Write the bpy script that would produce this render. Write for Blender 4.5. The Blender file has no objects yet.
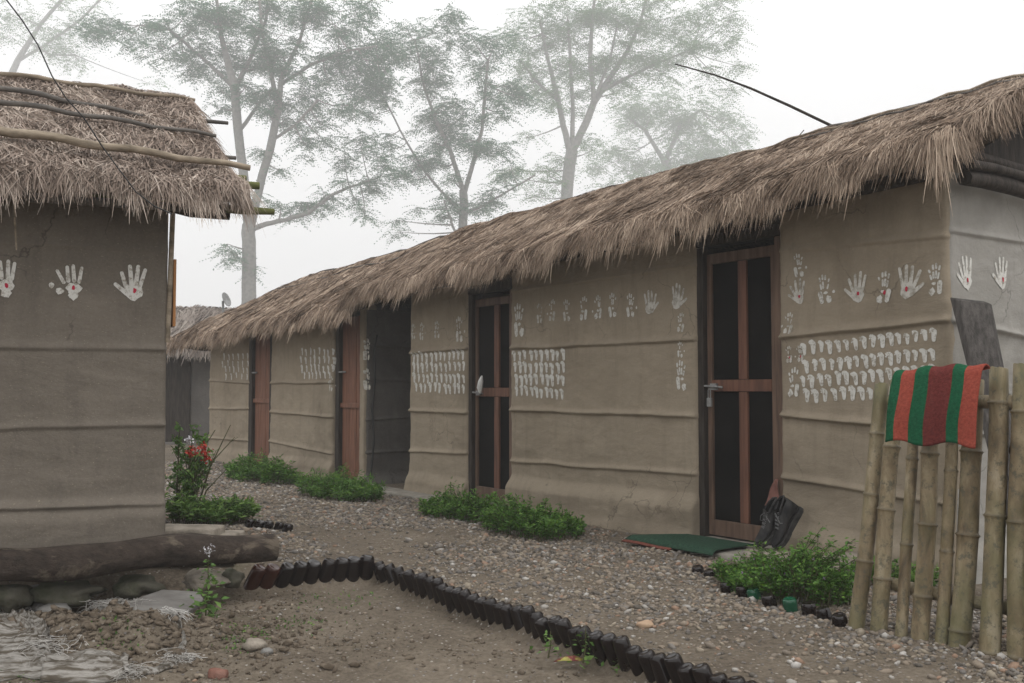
import bpy, math, random
import numpy as np
from mathutils import Vector, Matrix, Euler

random.seed(7)
RNG = np.random.default_rng(11)
SC = bpy.context.scene

# ------------------------------------------------------------------ camera
CAM_Z = 1.05
PITCH = math.atan(48.5 / 1000.0)
cam_d = bpy.data.cameras.new("camera")
cam_d.sensor_width = 36.0
cam_d.lens = 36.0 * 1000.0 / 1024.0
cam_d.clip_end = 600
cam = bpy.data.objects.new("camera", cam_d)
SC.collection.objects.link(cam)
cam.location = (0, 0, CAM_Z)
cam.rotation_euler = (math.pi / 2 + PITCH, 0, 0)
SC.camera = cam

# ------------------------------------------------------------------ world, sun, exposure
world = bpy.data.worlds.new("World")
SC.world = world
world.use_nodes = True
wn = world.node_tree.nodes
wl = world.node_tree.links
wn.clear()
sky = wn.new("ShaderNodeTexSky")
sky.sky_type = 'NISHITA'
sky.sun_disc = False
sky.sun_elevation = math.radians(58)
sky.sun_rotation = math.radians(135)
sky.dust_density = 6.0
hsv = wn.new("ShaderNodeHueSaturation")
hsv.inputs['Saturation'].default_value = 0.12
mixw = wn.new("ShaderNodeMix"); mixw.data_type = 'RGBA'
mixw.inputs[0].default_value = 0.86
mixw.inputs[7].default_value = (11.4, 11.4, 11.45, 1)
bg = wn.new("ShaderNodeBackground"); bg.inputs[1].default_value = 0.114
wo = wn.new("ShaderNodeOutputWorld")
wl.new(sky.outputs[0], hsv.inputs['Color'])
wl.new(hsv.outputs[0], mixw.inputs[6])
# overcast sky: luminance rises from the horizon to the zenith
wtc = wn.new("ShaderNodeTexCoord"); wsx = wn.new("ShaderNodeSeparateXYZ"); wrp = wn.new("ShaderNodeValToRGB")
wl.new(wtc.outputs['Generated'], wsx.inputs[0]); wl.new(wsx.outputs[2], wrp.inputs[0])
we = wrp.color_ramp.elements
we.new(.35); we.new(.7)
for e_, p_, v_ in zip(we, (0, .35, .7, 1), (.80, .92, 1.0, 1.0)): e_.position = p_; e_.color = (v_, v_, v_, 1)
wml = wn.new("ShaderNodeMix"); wml.data_type = 'RGBA'; wml.blend_type = 'MULTIPLY'; wml.inputs[0].default_value = 1.0
wl.new(mixw.outputs[2], wml.inputs[6]); wl.new(wrp.outputs[0], wml.inputs[7])
wz = wn.new("ShaderNodeMath"); wz.operation = 'MULTIPLY_ADD'; wz.inputs[1].default_value = .55; wz.inputs[2].default_value = .86; wz.use_clamp = False
wl.new(wsx.outputs[2], wz.inputs[0])
wfac = wn.new("ShaderNodeVectorMath"); wfac.operation = 'SCALE'
wl.new(wml.outputs[2], wfac.inputs[0]); wl.new(wz.outputs[0], wfac.inputs['Scale'])
wl.new(wfac.outputs[0], bg.inputs[0])
wl.new(bg.outputs[0], wo.inputs[0])

sun_d = bpy.data.lights.new("sun", 'SUN')
sun_d.energy = 0.5
sun_d.angle = math.radians(28)
sun_d.color = (1.0, 0.97, 0.92)
sun = bpy.data.objects.new("sun", sun_d)
SC.collection.objects.link(sun)
sd = Vector((0.7 * math.cos(math.radians(58)), -0.7 * math.cos(math.radians(58)), math.sin(math.radians(58))))
sun.rotation_euler = sd.to_track_quat('Z', 'Y').to_euler()
sun.location = (8, -8, 14)

SC.view_settings.view_transform = 'Standard'
SC.view_settings.look = 'None'
SC.view_settings.exposure = 0.12
SC.view_settings.gamma = 1.0
SC.view_settings.use_curve_mapping = False
SC.cycles.use_denoising = True
SC.cycles.volume_bounces = 6
SC.cycles.transparent_max_bounces = 12
SC.cycles.max_bounces = 8

# ------------------------------------------------------------------ helpers: projection, noise
def ray(px, py):
    x, y, z = (px - 512) / 1000.0, 1.0, -(py - 341.5) / 1000.0
    c, s = math.cos(PITCH), math.sin(PITCH)
    return np.array([x, y * c - z * s, y * s + z * c])

def at(px, py, Y):
    r = ray(px, py)
    return np.array([0, 0, CAM_Z]) + r * (Y / r[1])

def gp(px, py, z=0.0):
    r = ray(px, py)
    return np.array([0, 0, CAM_Z]) + r * ((z - CAM_Z) / r[2])

def _h(ix, iy, seed):
    n = (ix.astype(np.int64) * 374761393 + iy.astype(np.int64) * 668265263 + seed * 974711) & 0x7fffffff
    n = ((n ^ (n >> 13)) * 1274126177) & 0x7fffffff
    n = (n ^ (n >> 16)) & 0xffff
    return n / 65535.0

def vn(x, y, seed=0):
    x = np.asarray(x, float); y = np.asarray(y, float)
    ix = np.floor(x); iy = np.floor(y)
    fx = x - ix; fy = y - iy
    fx = fx * fx * (3 - 2 * fx); fy = fy * fy * (3 - 2 * fy)
    a = _h(ix, iy, seed); b = _h(ix + 1, iy, seed); c = _h(ix, iy + 1, seed); d = _h(ix + 1, iy + 1, seed)
    return (a * (1 - fx) + b * fx) * (1 - fy) + (c * (1 - fx) + d * fx) * fy - 0.5

def fbm(x, y, seed=0, o=4):
    t = 0; a = 1.0; f = 1.0
    for k in range(o):
        t = t + a * vn(np.asarray(x) * f, np.asarray(y) * f, seed + k * 17)
        a *= .5; f *= 2.03
    return t

def sstep(a, b, x):
    t = np.clip((np.asarray(x, float) - a) / (b - a), 0, 1)
    return t * t * (3 - 2 * t)

# ------------------------------------------------------------------ helpers: objects
def link(o):
    SC.collection.objects.link(o)
    return o

def tag(o, label=None, cat=None, group=None, kind=None):
    if label: o['label'] = label
    if cat: o['category'] = cat
    if group: o['group'] = group
    if kind: o['kind'] = kind
    return o

def empty(name, loc, label, cat, group=None):
    o = link(bpy.data.objects.new(name, None))
    o.location = Vector([float(v) for v in loc])
    o.empty_display_size = .1
    return tag(o, label, cat, group)

def npmesh(name, V, F, smooth=False):
    """V (n,3), F (m,k) equal sized faces"""
    V = np.asarray(V, np.float32); F = np.asarray(F, np.int32)
    me = bpy.data.meshes.new(name)
    me.vertices.add(len(V)); me.vertices.foreach_set('co', V.ravel())
    m, k = F.shape
    me.loops.add(m * k); me.loops.foreach_set('vertex_index', F.ravel())
    me.polygons.add(m)
    me.polygons.foreach_set('loop_start', np.arange(0, m * k, k, dtype=np.int32))
    me.polygons.foreach_set('loop_total', np.full(m, k, np.int32))
    if smooth: me.polygons.foreach_set('use_smooth', np.ones(m, bool))
    me.update(calc_edges=True)
    me.validate()
    return me

def add_tint(me, vals):
    a = me.color_attributes.new('tint', 'FLOAT_COLOR', 'POINT')
    arr = np.ones((len(vals), 4), np.float32)
    arr[:, 0] = vals; arr[:, 1] = vals; arr[:, 2] = vals
    a.data.foreach_set('color', arr.ravel())

def root_of(o):
    while o.parent: o = o.parent
    return o

def wloc(o):
    v = np.zeros(3)
    while o is not None:
        v = v + np.array(o.location); o = o.parent
    return v

def mkobj(name, me, mat, parent=None, loc=None):
    """mesh in world coordinates; parent chain is translation only"""
    o = bpy.data.objects.new(name, me)
    if mat is not None:
        me.materials.append(mat)
    if parent is not None:
        off = wloc(parent)
        if parent.type != 'EMPTY' or True:
            n = len(me.vertices)
            c = np.empty(n * 3, np.float32); me.vertices.foreach_get('co', c)
            c = c.reshape(-1, 3) - off.astype(np.float32)
            me.vertices.foreach_set('co', c.ravel()); me.update()
        o.parent = parent
    return link(o)

class MB:
    def __init__(s): s.v = []; s.f = []; s.m = []; s.sm = []
    def add(s, V, F, mi=0, smooth=False):
        b = len(s.v)
        s.v.extend([tuple(map(float, p)) for p in V])
        for f in F:
            s.f.append(tuple(int(i) + b for i in f)); s.m.append(mi); s.sm.append(smooth)
    def box(s, p0, p1, fr=None, mi=0):
        x0, y0, z0 = p0; x1, y1, z1 = p1
        V = [(x0, y0, z0), (x1, y0, z0), (x1, y1, z0), (x0, y1, z0), (x0, y0, z1), (x1, y0, z1), (x1, y1, z1), (x0, y1, z1)]
        if fr: V = [fr(*p) for p in V]
        s.add(V, [(0, 3, 2, 1), (4, 5, 6, 7), (0, 1, 5, 4), (1, 2, 6, 5), (2, 3, 7, 6), (3, 0, 4, 7)], mi)
    def tube(s, pts, rad, n=8, mi=0, cap=True, wob=0.0, smooth=True):
        pts = [np.array(p, float) for p in pts]
        if np.isscalar(rad): rad = [rad] * len(pts)
        V = []; F = []
        up = None
        for i, p in enumerate(pts):
            t = (pts[min(i + 1, len(pts) - 1)] - pts[max(i - 1, 0)]); t = t / (np.linalg.norm(t) + 1e-9)
            if up is None:
                up = np.array([0, 0, 1.0]) if abs(t[2]) < .9 else np.array([1.0, 0, 0])
            a = np.cross(t, up); a /= np.linalg.norm(a) + 1e-9
            b = np.cross(a, t); up = b
            for k in range(n):
                an = 2 * math.pi * k / n
                r = rad[i] * (1 + wob * random.uniform(-1, 1))
                V.append(p + a * math.cos(an) * r + b * math.sin(an) * r)
        for i in range(len(pts) - 1):
            for k in range(n):
                k2 = (k + 1) % n
                F.append((i * n + k, i * n + k2, (i + 1) * n + k2, (i + 1) * n + k))
        s.add(V, F, mi, smooth)
        if cap:
            m = len(pts) - 1
            s.add([V[k] for k in range(n)], [tuple(range(n))], mi)
            s.add([V[m * n + k] for k in range(n)], [tuple(range(n - 1, -1, -1))], mi)
    def build(s, name, mat, parent=None, bevel=0):
        me = bpy.data.meshes.new(name)
        me.from_pydata(s.v, [], s.f)
        mats = mat if isinstance(mat, (list, tuple)) else [mat]
        for m in mats: me.materials.append(m)
        for p, mi, sm in zip(me.polygons, s.m, s.sm): p.material_index = mi; p.use_smooth = sm
        me.update()
        o = mkobj(name, me, None, parent)
        if bevel:
            b = o.modifiers.new('bevel', 'BEVEL'); b.width = bevel; b.segments = 2; b.limit_method = 'ANGLE'
        return o

# ------------------------------------------------------------------ helpers: materials
def mat_base(name, rough=.9, spec=.3):
    m = bpy.data.materials.new(name); m.use_nodes = True
    nt = m.node_tree; b = nt.nodes['Principled BSDF']
    b.inputs['Roughness'].default_value = rough
    b.inputs['Specular IOR Level'].default_value = spec
    return m, nt, b

def coords(nt, scale=(1, 1, 1)):
    tc = nt.nodes.new('ShaderNodeTexCoord'); mp = nt.nodes.new('ShaderNodeMapping')
    mp.inputs['Scale'].default_value = scale
    nt.links.new(tc.outputs['Object'], mp.inputs[0])
    return mp.outputs[0]

def noise(nt, vec, scale, detail=5, rough=.55, dist=0):
    n = nt.nodes.new('ShaderNodeTexNoise')
    n.inputs['Scale'].default_value = scale; n.inputs['Detail'].default_value = detail
    n.inputs['Roughness'].default_value = rough; n.inputs['Distortion'].default_value = dist
    nt.links.new(vec, n.inputs['Vector'])
    return n.outputs['Fac']

def ramp(nt, fac, stops, interp='LINEAR'):
    r = nt.nodes.new('ShaderNodeValToRGB'); r.color_ramp.interpolation = interp
    e = r.color_ramp.elements
    while len(e) < len(stops): e.new(.5)
    for i, (p, c) in enumerate(stops):
        e[i].position = p; e[i].color = (c[0], c[1], c[2], 1)
    nt.links.new(fac, r.inputs[0])
    return r.outputs[0]

def mixc(nt, fac, a, b, mode='MIX'):
    m = nt.nodes.new('ShaderNodeMix'); m.data_type = 'RGBA'; m.blend_type = mode
    if isinstance(fac, (int, float)): m.inputs[0].default_value = fac
    else: nt.links.new(fac, m.inputs[0])
    for k, s in ((6, a), (7, b)):
        if isinstance(s, (tuple, list)): m.inputs[k].default_value = (s[0], s[1], s[2], 1)
        else: nt.links.new(s, m.inputs[k])
    return m.outputs[2]

def bump(nt, b, h, strength=.5, dist=.02, prev=None):
    n = nt.nodes.new('ShaderNodeBump'); n.inputs['Strength'].default_value = strength
    n.inputs['Distance'].default_value = dist
    nt.links.new(h, n.inputs['Height'])
    if prev is not None: nt.links.new(prev, n.inputs['Normal'])
    nt.links.new(n.outputs[0], b.inputs['Normal'])
    return n.outputs[0]

def simple(name, c1, c2, scale=8, rough=.85, spec=.3, st=(1, 1, 1), bs=.3, bd=.01, detail=5, lo=.35, hi=.65):
    m, nt, b = mat_base(name, rough, spec)
    v = coords(nt, st)
    f = noise(nt, v, scale, detail)
    nt.links.new(ramp(nt, f, [(lo, c1), (hi, c2)]), b.inputs['Base Color'])
    bump(nt, b, noise(nt, v, scale * 4, 4), bs, bd)
    return m

def plaster(name, ca, cb, stain):
    m, nt, b = mat_base(name, .95, .15)
    v = coords(nt)
    c = ramp(nt, noise(nt, v, 1.3, 6, .6, .3), [(.3, ca), (.7, cb)])
    vs = coords(nt, (3.5, 3.5, .5))
    c = mixc(nt, ramp(nt, noise(nt, vs, 3.0, 5, .65), [(.5, (0, 0, 0)), (.78, (.55, .55, .55))]), c, stain)
    fine = noise(nt, v, 70, 5, .7)
    c = mixc(nt, .06, c, ramp(nt, fine, [(.3, (.12, .1, .08)), (.7, (.62, .58, .5))]), 'MIX')
    # wiped, paler and darker passes of the hand, drawn sideways
    sw = noise(nt, coords(nt, (1.2, 1.2, 2.2)), 2.6, 7, .72, .3)
    c = mixc(nt, ramp(nt, sw, [(.52, (0, 0, 0)), (.75, (.55, .55, .55))]), c, tuple(min(1, x * 1.28) for x in cb))
    bl = noise(nt, v, .9, 4, .6, .5)
    c = mixc(nt, ramp(nt, bl, [(.50, (0, 0, 0)), (.64, (.6, .6, .6))]), c, stain)
    straw = noise(nt, coords(nt, (14, 14, 40)), 6, 2, .5)
    c = mixc(nt, ramp(nt, straw, [(.68, (0, 0, 0)), (.72, (.5, .5, .5))]), c, (.42, .36, .26))
    # hairline cracks
    vo = nt.nodes.new('ShaderNodeTexVoronoi'); vo.feature = 'DISTANCE_TO_EDGE'; vo.inputs['Scale'].default_value = 2.3
    dn = nt.nodes.new('ShaderNodeMix'); dn.data_type = 'RGBA'; dn.inputs[0].default_value = .22
    nz = nt.nodes.new('ShaderNodeTexNoise'); nz.inputs['Scale'].default_value = 5; nz.inputs['Detail'].default_value = 6
    nt.links.new(v, nz.inputs['Vector']); nt.links.new(v, dn.inputs[6]); nt.links.new(nz.outputs['Color'], dn.inputs[7]); nt.links.new(dn.outputs[2], vo.inputs['Vector'])
    ck = ramp(nt, vo.outputs['Distance'], [(0, (1, 1, 1)), (.009, (0, 0, 0))])
    ckm = mixc(nt, 1.0, ck, ramp(nt, noise(nt, v, 1.4, 3), [(.5, (0, 0, 0)), (.6, (.6, .6, .6))]), 'MULTIPLY')
    c = mixc(nt, ckm, c, tuple(x * .5 for x in stain))
    nt.links.new(c, b.inputs['Base Color'])
    n1 = bump(nt, b, noise(nt, coords(nt, (1, 1, 1.7)), 5, 8, .68, .25), .38, .03)
    bump(nt, b, noise(nt, v, 90, 4, .7), .18, .004, n1)
    return m

MUD = plaster('mud plaster', (.265, .218, .158), (.33, .275, .205), (.18, .148, .108))
MUD_DAMP_SHADED = plaster('damp shaded mud plaster', (.125, .107, .087), (.17, .146, .12), (.085, .072, .06))  # damp tone plus the left house's shade, both put into the colour
MUD_GREY_LIT = plaster('grey lit mud plaster', (.27, .26, .235), (.34, .325, .30), (.21, .20, .18))  # paler copy of the mud: stronger light on the end wall painted in
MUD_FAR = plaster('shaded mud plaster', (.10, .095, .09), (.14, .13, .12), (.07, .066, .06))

def thatch_mat(name, dark, mid, light):
    m, nt, b = mat_base(name, .85, .25)
    at_ = nt.nodes.new('ShaderNodeAttribute'); at_.attribute_name = 'tint'
    c = ramp(nt, at_.outputs['Fac'], [(0, dark), (.45, mid), (1, light)])
    v = coords(nt)
    f = noise(nt, v, 1.1, 5, .6)
    c = mixc(nt, ramp(nt, f, [(.35, (0, 0, 0)), (.75, (.5, .5, .5))]), c, tuple(x * .62 for x in mid))
    f3 = noise(nt, v, 4.5, 5, .7)
    c = mixc(nt, ramp(nt, f3, [(.58, (0, 0, 0)), (.74, (.6, .6, .6))]), c, dark)
    nt.links.new(c, b.inputs['Base Color'])
    return m
TH_LONG = thatch_mat('brown thatch', (.085, .06, .044), (.25, .18, .13), (.54, .43, .33))
TH_LEFT = thatch_mat('greyed thatch', (.10, .075, .06), (.31, .24, .195), (.62, .53, .45))
TH_FAR = thatch_mat('weathered far thatch', (.12, .10, .09), (.26, .22, .19), (.36, .32, .28))
TH_CORE = simple('matted thatch', (.04, .03, .02), (.09, .07, .05), 30, .95, .1, (1, 1, 1), .8, .03)
WOOD_RED = simple('red brown door wood', (.13, .056, .033), (.22, .098, .058), 5, .7, .3, (6, 6, .6), .3, .004)
WOOD_BROWN = simple('brown door frame wood', (.085, .052, .037), (.165, .105, .072), 5, .65, .35, (6, 6, .6), .3, .004)
WOOD_STILE = simple('worn door rail wood', (.095, .045, .030), (.18, .082, .052), 5, .65, .3, (6, 6, .6), .3, .004)
WOOD_DARK = simple('dark timber', (.02, .015, .012), (.05, .04, .032), 6, .8, .3, (5, 5, .7), .5, .01)
WOOD_GREY = simple('weathered grey wood', (.05, .045, .042), (.11, .10, .092), 7, .85, .2, (7, 7, .8), .5, .01)
POLE = simple('weathered pole', (.15, .12, .085), (.33, .27, .20), 9, .8, .3, (1, 1, 3), .3, .006)
POLE_DARK = simple('dark pole', (.075, .068, .062), (.14, .125, .11), 9, .8, .3, (1, 1, 3), .3, .006)
MOSS = simple('mossy pole', (.10, .11, .045), (.17, .18, .07), 14, .95, .1, (1, 1, 1), .6, .01)
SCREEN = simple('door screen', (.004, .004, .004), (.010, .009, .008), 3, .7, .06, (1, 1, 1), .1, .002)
METAL = simple('galvanised metal', (.16, .16, .16), (.27, .27, .26), 20, .4, .6, (1, 1, 1), .1, .002)
BLACK = simple('black rubber', (.012, .012, .012), (.03, .03, .03), 20, .5, .4, (1, 1, 1), .1, .002)
WHITE = simple('white cotton', (.6, .6, .58), (.75, .75, .72), 20, .9, .1, (1, 1, 1), .3, .004)
PINK = simple('pink cloth', (.18, .085, .07), (.26, .13, .105), 20, .9, .1, (1, 1, 1), .3, .004)
CONC = simple('pale step plaster', (.22, .20, .17), (.32, .30, .26), 9, .95, .1, (1, 1, 1), .6, .015)
ROCK = simple('grey rock', (.15, .145, .135), (.27, .26, .245), 9, .9, .2, (1, 1, 1), .6, .02)
ROCK_WARM = simple('tan rock', (.20, .175, .14), (.33, .29, .24), 9, .9, .2, (1, 1, 1), .6, .02)
ROCK_MOSS_SHADED = simple('mossy shaded rock', (.06, .065, .04), (.13, .12, .095), 7, .95, .15, (1, 1, 1), .6, .02)  # moss tone deepened to paint in the shade under the log
BRICK = simple('broken brick', (.17, .075, .055), (.25, .14, .11), 20, .9, .1, (1, 1, 1), .6, .01)
SLATE = simple('flat grey board', (.14, .13, .12), (.21, .20, .185), 6, .9, .2, (1, 4, 1), .4, .01)
SACK = simple('dirty woven sack', (.10, .083, .062), (.34, .32, .29), 5, .8, .3, (1.5, 10, 10), .9, .012, 8, .42, .60)
FIBRE = simple('frayed plastic fibre', (.30, .28, .25), (.58, .56, .53), 12, .6, .4)
OPENING_SHADE = simple('shoe opening shade', (.003, .003, .003), (.006, .006, .006), 20, 1, 0)  # near-black, stands in for the shade inside the shoe
LACE = simple('grey lace', (.12, .12, .12), (.2, .2, .2), 20)
LEATHER = simple('black leather', (.008, .008, .009), (.040, .038, .037), 18, .55, .25, (1, 1, 1), .35, .004)
SOLE = simple('worn rubber sole', (.02, .02, .02), (.055, .052, .048), 25, .8, .2)
MAT_G = simple('green doormat', (.02, .045, .03), (.035, .08, .05), 60, .95, .1, (1, 1, 1), .9, .006)
MAT_R = simple('red mat border', (.13, .045, .035), (.19, .07, .05), 60, .95, .1, (1, 1, 1), .6, .005)
ORANGE_W = simple('orange board', (.30, .13, .045), (.42, .20, .075), 9, .7, .3, (4, 4, .5), .3, .004)
CABLE = simple('black cable', (.02, .02, .022), (.035, .035, .035), 9, .5, .4)

def log_mat():
    m, nt, b = mat_base('bark log', .85, .25)
    v = coords(nt, (1.2, 2.5, 2.5))
    c = ramp(nt, noise(nt, v, 7, 6, .65), [(.3, (.04, .030, .024)), (.6, (.11, .084, .067)), (.72, (.16, .125, .10))])
    v2 = coords(nt, (1, 2.2, 2.2))
    c = mixc(nt, ramp(nt, noise(nt, v2, 3.1, 6, .6, .4), [(.56, (0, 0, 0)), (.62, (.8, .8, .8))]), c, (.27, .22, .165))
    nt.links.new(c, b.inputs['Base Color'])
    bump(nt, b, noise(nt, v, 16, 8, .8), 1.0, .05)
    return m
LOG = log_mat()

def paint_mat():
    m, nt, b = mat_base('rice paste paint', .95, .1)
    v = coords(nt)
    f = noise(nt, v, 38, 7, .8)
    nt.links.new(ramp(nt, f, [(.38, (.29, .255, .205)), (.50, (.64, .63, .59))]), b.inputs['Base Color'])
    return m
PAINT = paint_mat()
def paint_faint():
    m, nt, b = mat_base('worn rice paste paint', .95, .1)
    v = coords(nt)
    f = noise(nt, v, 22, 5, .7)
    nt.links.new(ramp(nt, f, [(.36, (.30, .27, .22)), (.56, (.60, .58, .53))]), b.inputs['Base Color'])
    return m
PAINT_F = paint_faint()
VERMIL = simple('red dot', (.42, .02, .05), (.5, .05, .08), 20, .8, .1)

def leaf_mat(name, c1, c2, c3, trans=.25):
    m, nt, b = mat_base(name, .6, .3)
    g = nt.nodes.new('ShaderNodeAttribute'); g.attribute_name = 'tint'
    c = ramp(nt, g.outputs['Fac'], [(0, c1), (.6, c2), (1, c3)])
    nt.links.new(c, b.inputs['Base Color'])
    t = nt.nodes.new('ShaderNodeBsdfTranslucent'); nt.links.new(c, t.inputs[0])
    mx = nt.nodes.new('ShaderNodeMixShader'); mx.inputs[0].default_value = trans
    nt.links.new(b.outputs[0], mx.inputs[1]); nt.links.new(t.outputs[0], mx.inputs[2])
    nt.links.new(mx.outputs[0], nt.nodes['Material Output'].inputs[0])
    return m
LEAF_LOW = leaf_mat('low plant leaf', (.025, .075, .010), (.065, .16, .022), (.15, .28, .045))
LEAF_SHRUB = leaf_mat('shrub leaf', (.045, .10, .02), (.10, .20, .04), (.19, .30, .07))
LEAF_TREE = leaf_mat('tree leaf', (.010, .085, .03), (.02, .135, .045), (.05, .20, .07))
LEAF_TREE2 = leaf_mat('light tree leaf', (.03, .12, .02), (.065, .19, .035), (.11, .26, .05))
PETAL = leaf_mat('red petal', (.35, .02, .012), (.5, .035, .02), (.6, .08, .05))
PETAL_W = leaf_mat('white petal', (.6, .58, .62), (.7, .68, .72), (.75, .75, .75))
PETAL_P = leaf_mat('violet petal', (.25, .16, .32), (.34, .22, .4), (.45, .3, .5))
BARK = simple('pale tree bark', (.13, .13, .12), (.23, .22, .20), 3, .9, .1)
STEM = simple('plant stem', (.06, .065, .03), (.11, .10, .05), 20, .8, .2)

# ------------------------------------------------------------------ bottle edging line (world xy)
B0 = gp(250, 582, 0); B1 = gp(379, 572, 0); B2 = gp(728, 690, 0)
BSL = (B2 - B1)[:2]; BSL = BSL / np.linalg.norm(BSL)
def line_y(x):
    x = np.asarray(x, float)
    a = B1[1] + (x - B1[0]) * (BSL[1] / BSL[0])
    b = B1[1] + (x - B1[0]) * ((B0 - B1)[1] / (B0 - B1)[0])
    b = np.where(x < B0[0], B0[1], b)
    return np.where(x > B1[0], a, b)

# ------------------------------------------------------------------ ground
def ground_h(x, y):
    m = sstep(-.02, .10, line_y(x) - y)
    h = -.075 * m
    h = h + .03 * fbm(x * .6, y * .6, 3, 3) * sstep(0, 2, y) 
    h = h + (.010 + .022 * m) * fbm(x * 7, y * 7, 5, 4)
    # bed raised behind the left house
    h = h + .10 * sstep(.25, -.25, np.hypot((x + 2.3) / 1.0, (y - 6.4) / .8) - 1)
    # mound of dug earth at lower left
    c = gp(95, 640, -.05)
    d = np.hypot((x - c[0]) / .60, (y - c[1]) / .34)
    h = h + (.11 + .10 * fbm(x * 9, y * 9, 8, 4)) * np.exp(-d * d * 1.2)
    return h

def axis(core, lo, hi, n):
    a = [core[0]]; st = core[1] - core[0]
    while a[0] > lo: a.insert(0, a[0] - st); st *= 1.13
    b = [core[-1]]; st = core[-1] - core[-2]
    while b[-1] < hi: b.append(b[-1] + st); st *= 1.13
    return np.array(a[:-1] + list(core) + b[1:])
gx = axis(np.linspace(-4.2, 3.4, 300), -125, 125, 0)
gy = axis(np.concatenate([np.linspace(2.6, 6.5, 190), np.linspace(6.53, 16.5, 190)]), -12, 195, 0)
GX, GY = np.meshgrid(gx, gy)
GZ = ground_h(GX, GY)
V = np.stack([GX.ravel(), GY.ravel(), GZ.ravel()], 1)
nx, ny = len(gx), len(gy)
I = (np.arange(ny - 1)[:, None] * nx + np.arange(nx - 1)[None, :]).ravel()
F = np.stack([I, I + 1, I + nx + 1, I + nx], 1)
def ground_mat():
    m, nt, b = mat_base('packed earth', .97, .12)
    v = coords(nt)
    c = ramp(nt, noise(nt, v, 1.7, 8, .65), [(.32, (.085, .068, .050)), (.5, (.145, .12, .088)), (.68, (.215, .18, .137))])
    c = mixc(nt, .45, c, ramp(nt, noise(nt, v, 38, 6, .75), [(.35, (.06, .047, .035)), (.65, (.26, .215, .17))]))
    # small set pebbles
    vo = nt.nodes.new('ShaderNodeTexVoronoi'); vo.inputs['Scale'].default_value = 55
    nt.links.new(v, vo.inputs['Vector'])
    hs = nt.nodes.new('ShaderNodeSeparateColor'); nt.links.new(vo.outputs['Color'], hs.inputs[0])
    msk = ramp(nt, hs.outputs[0], [(.80, (0, 0, 0)), (.82, (1, 1, 1))], 'CONSTANT')
    inner = ramp(nt, vo.outputs['Distance'], [(.28, (1, 1, 1)), (.40, (0, 0, 0))])
    pm = mixc(nt, 1.0, msk, inner, 'MULTIPLY')
    c = mixc(nt, pm, c, ramp(nt, hs.outputs[1], [(0, (.13, .12, .115)), (.5, (.26, .23, .2)), (1, (.4, .37, .33))]))
    # green film in damp places
    g = ramp(nt, noise(nt, v, 2.3, 7, .7), [(.62, (0, 0, 0)), (.72, (.35, .35, .35))])
    c = mixc(nt, g, c, (.10, .115, .055))
    nt.links.new(c, b.inputs['Base Color'])
    n1 = bump(nt, b, noise(nt, v, 24, 8, .7), .7, .03)
    bump(nt, b, pm, .6, .01, n1)
    return m
me = npmesh('ground', V, F, True)
g = mkobj('ground', me, ground_mat()); tag(g, kind='structure')

# ------------------------------------------------------------------ thatched roofs
class Frame:
    """local (s, o, z): s along the wall, o towards the viewer from the wall plane"""
    def __init__(s, C, d, n): s.C = np.array(C, float); s.d = np.array(d, float); s.n = np.array(n, float)
    def __call__(s, a, o, z):
        a, o, z = np.broadcast_arrays(np.asarray(a, float), np.asarray(o, float), np.asarray(z, float))
        return np.stack([s.C[0] + a * s.d[0] + o * s.n[0], s.C[1] + a * s.d[1] + o * s.n[1], z], -1)
    def hit(s, px, py, o=0.0):
        r = ray(px, py)
        # camera + t r ; dot n = o
        c0 = -s.C @ s.n
        t = (o - c0) / (r[0] * s.n[0] + r[1] * s.n[1])
        p = r * t
        return float((p[:2] - s.C) @ s.d), CAM_Z + p[2]

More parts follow.
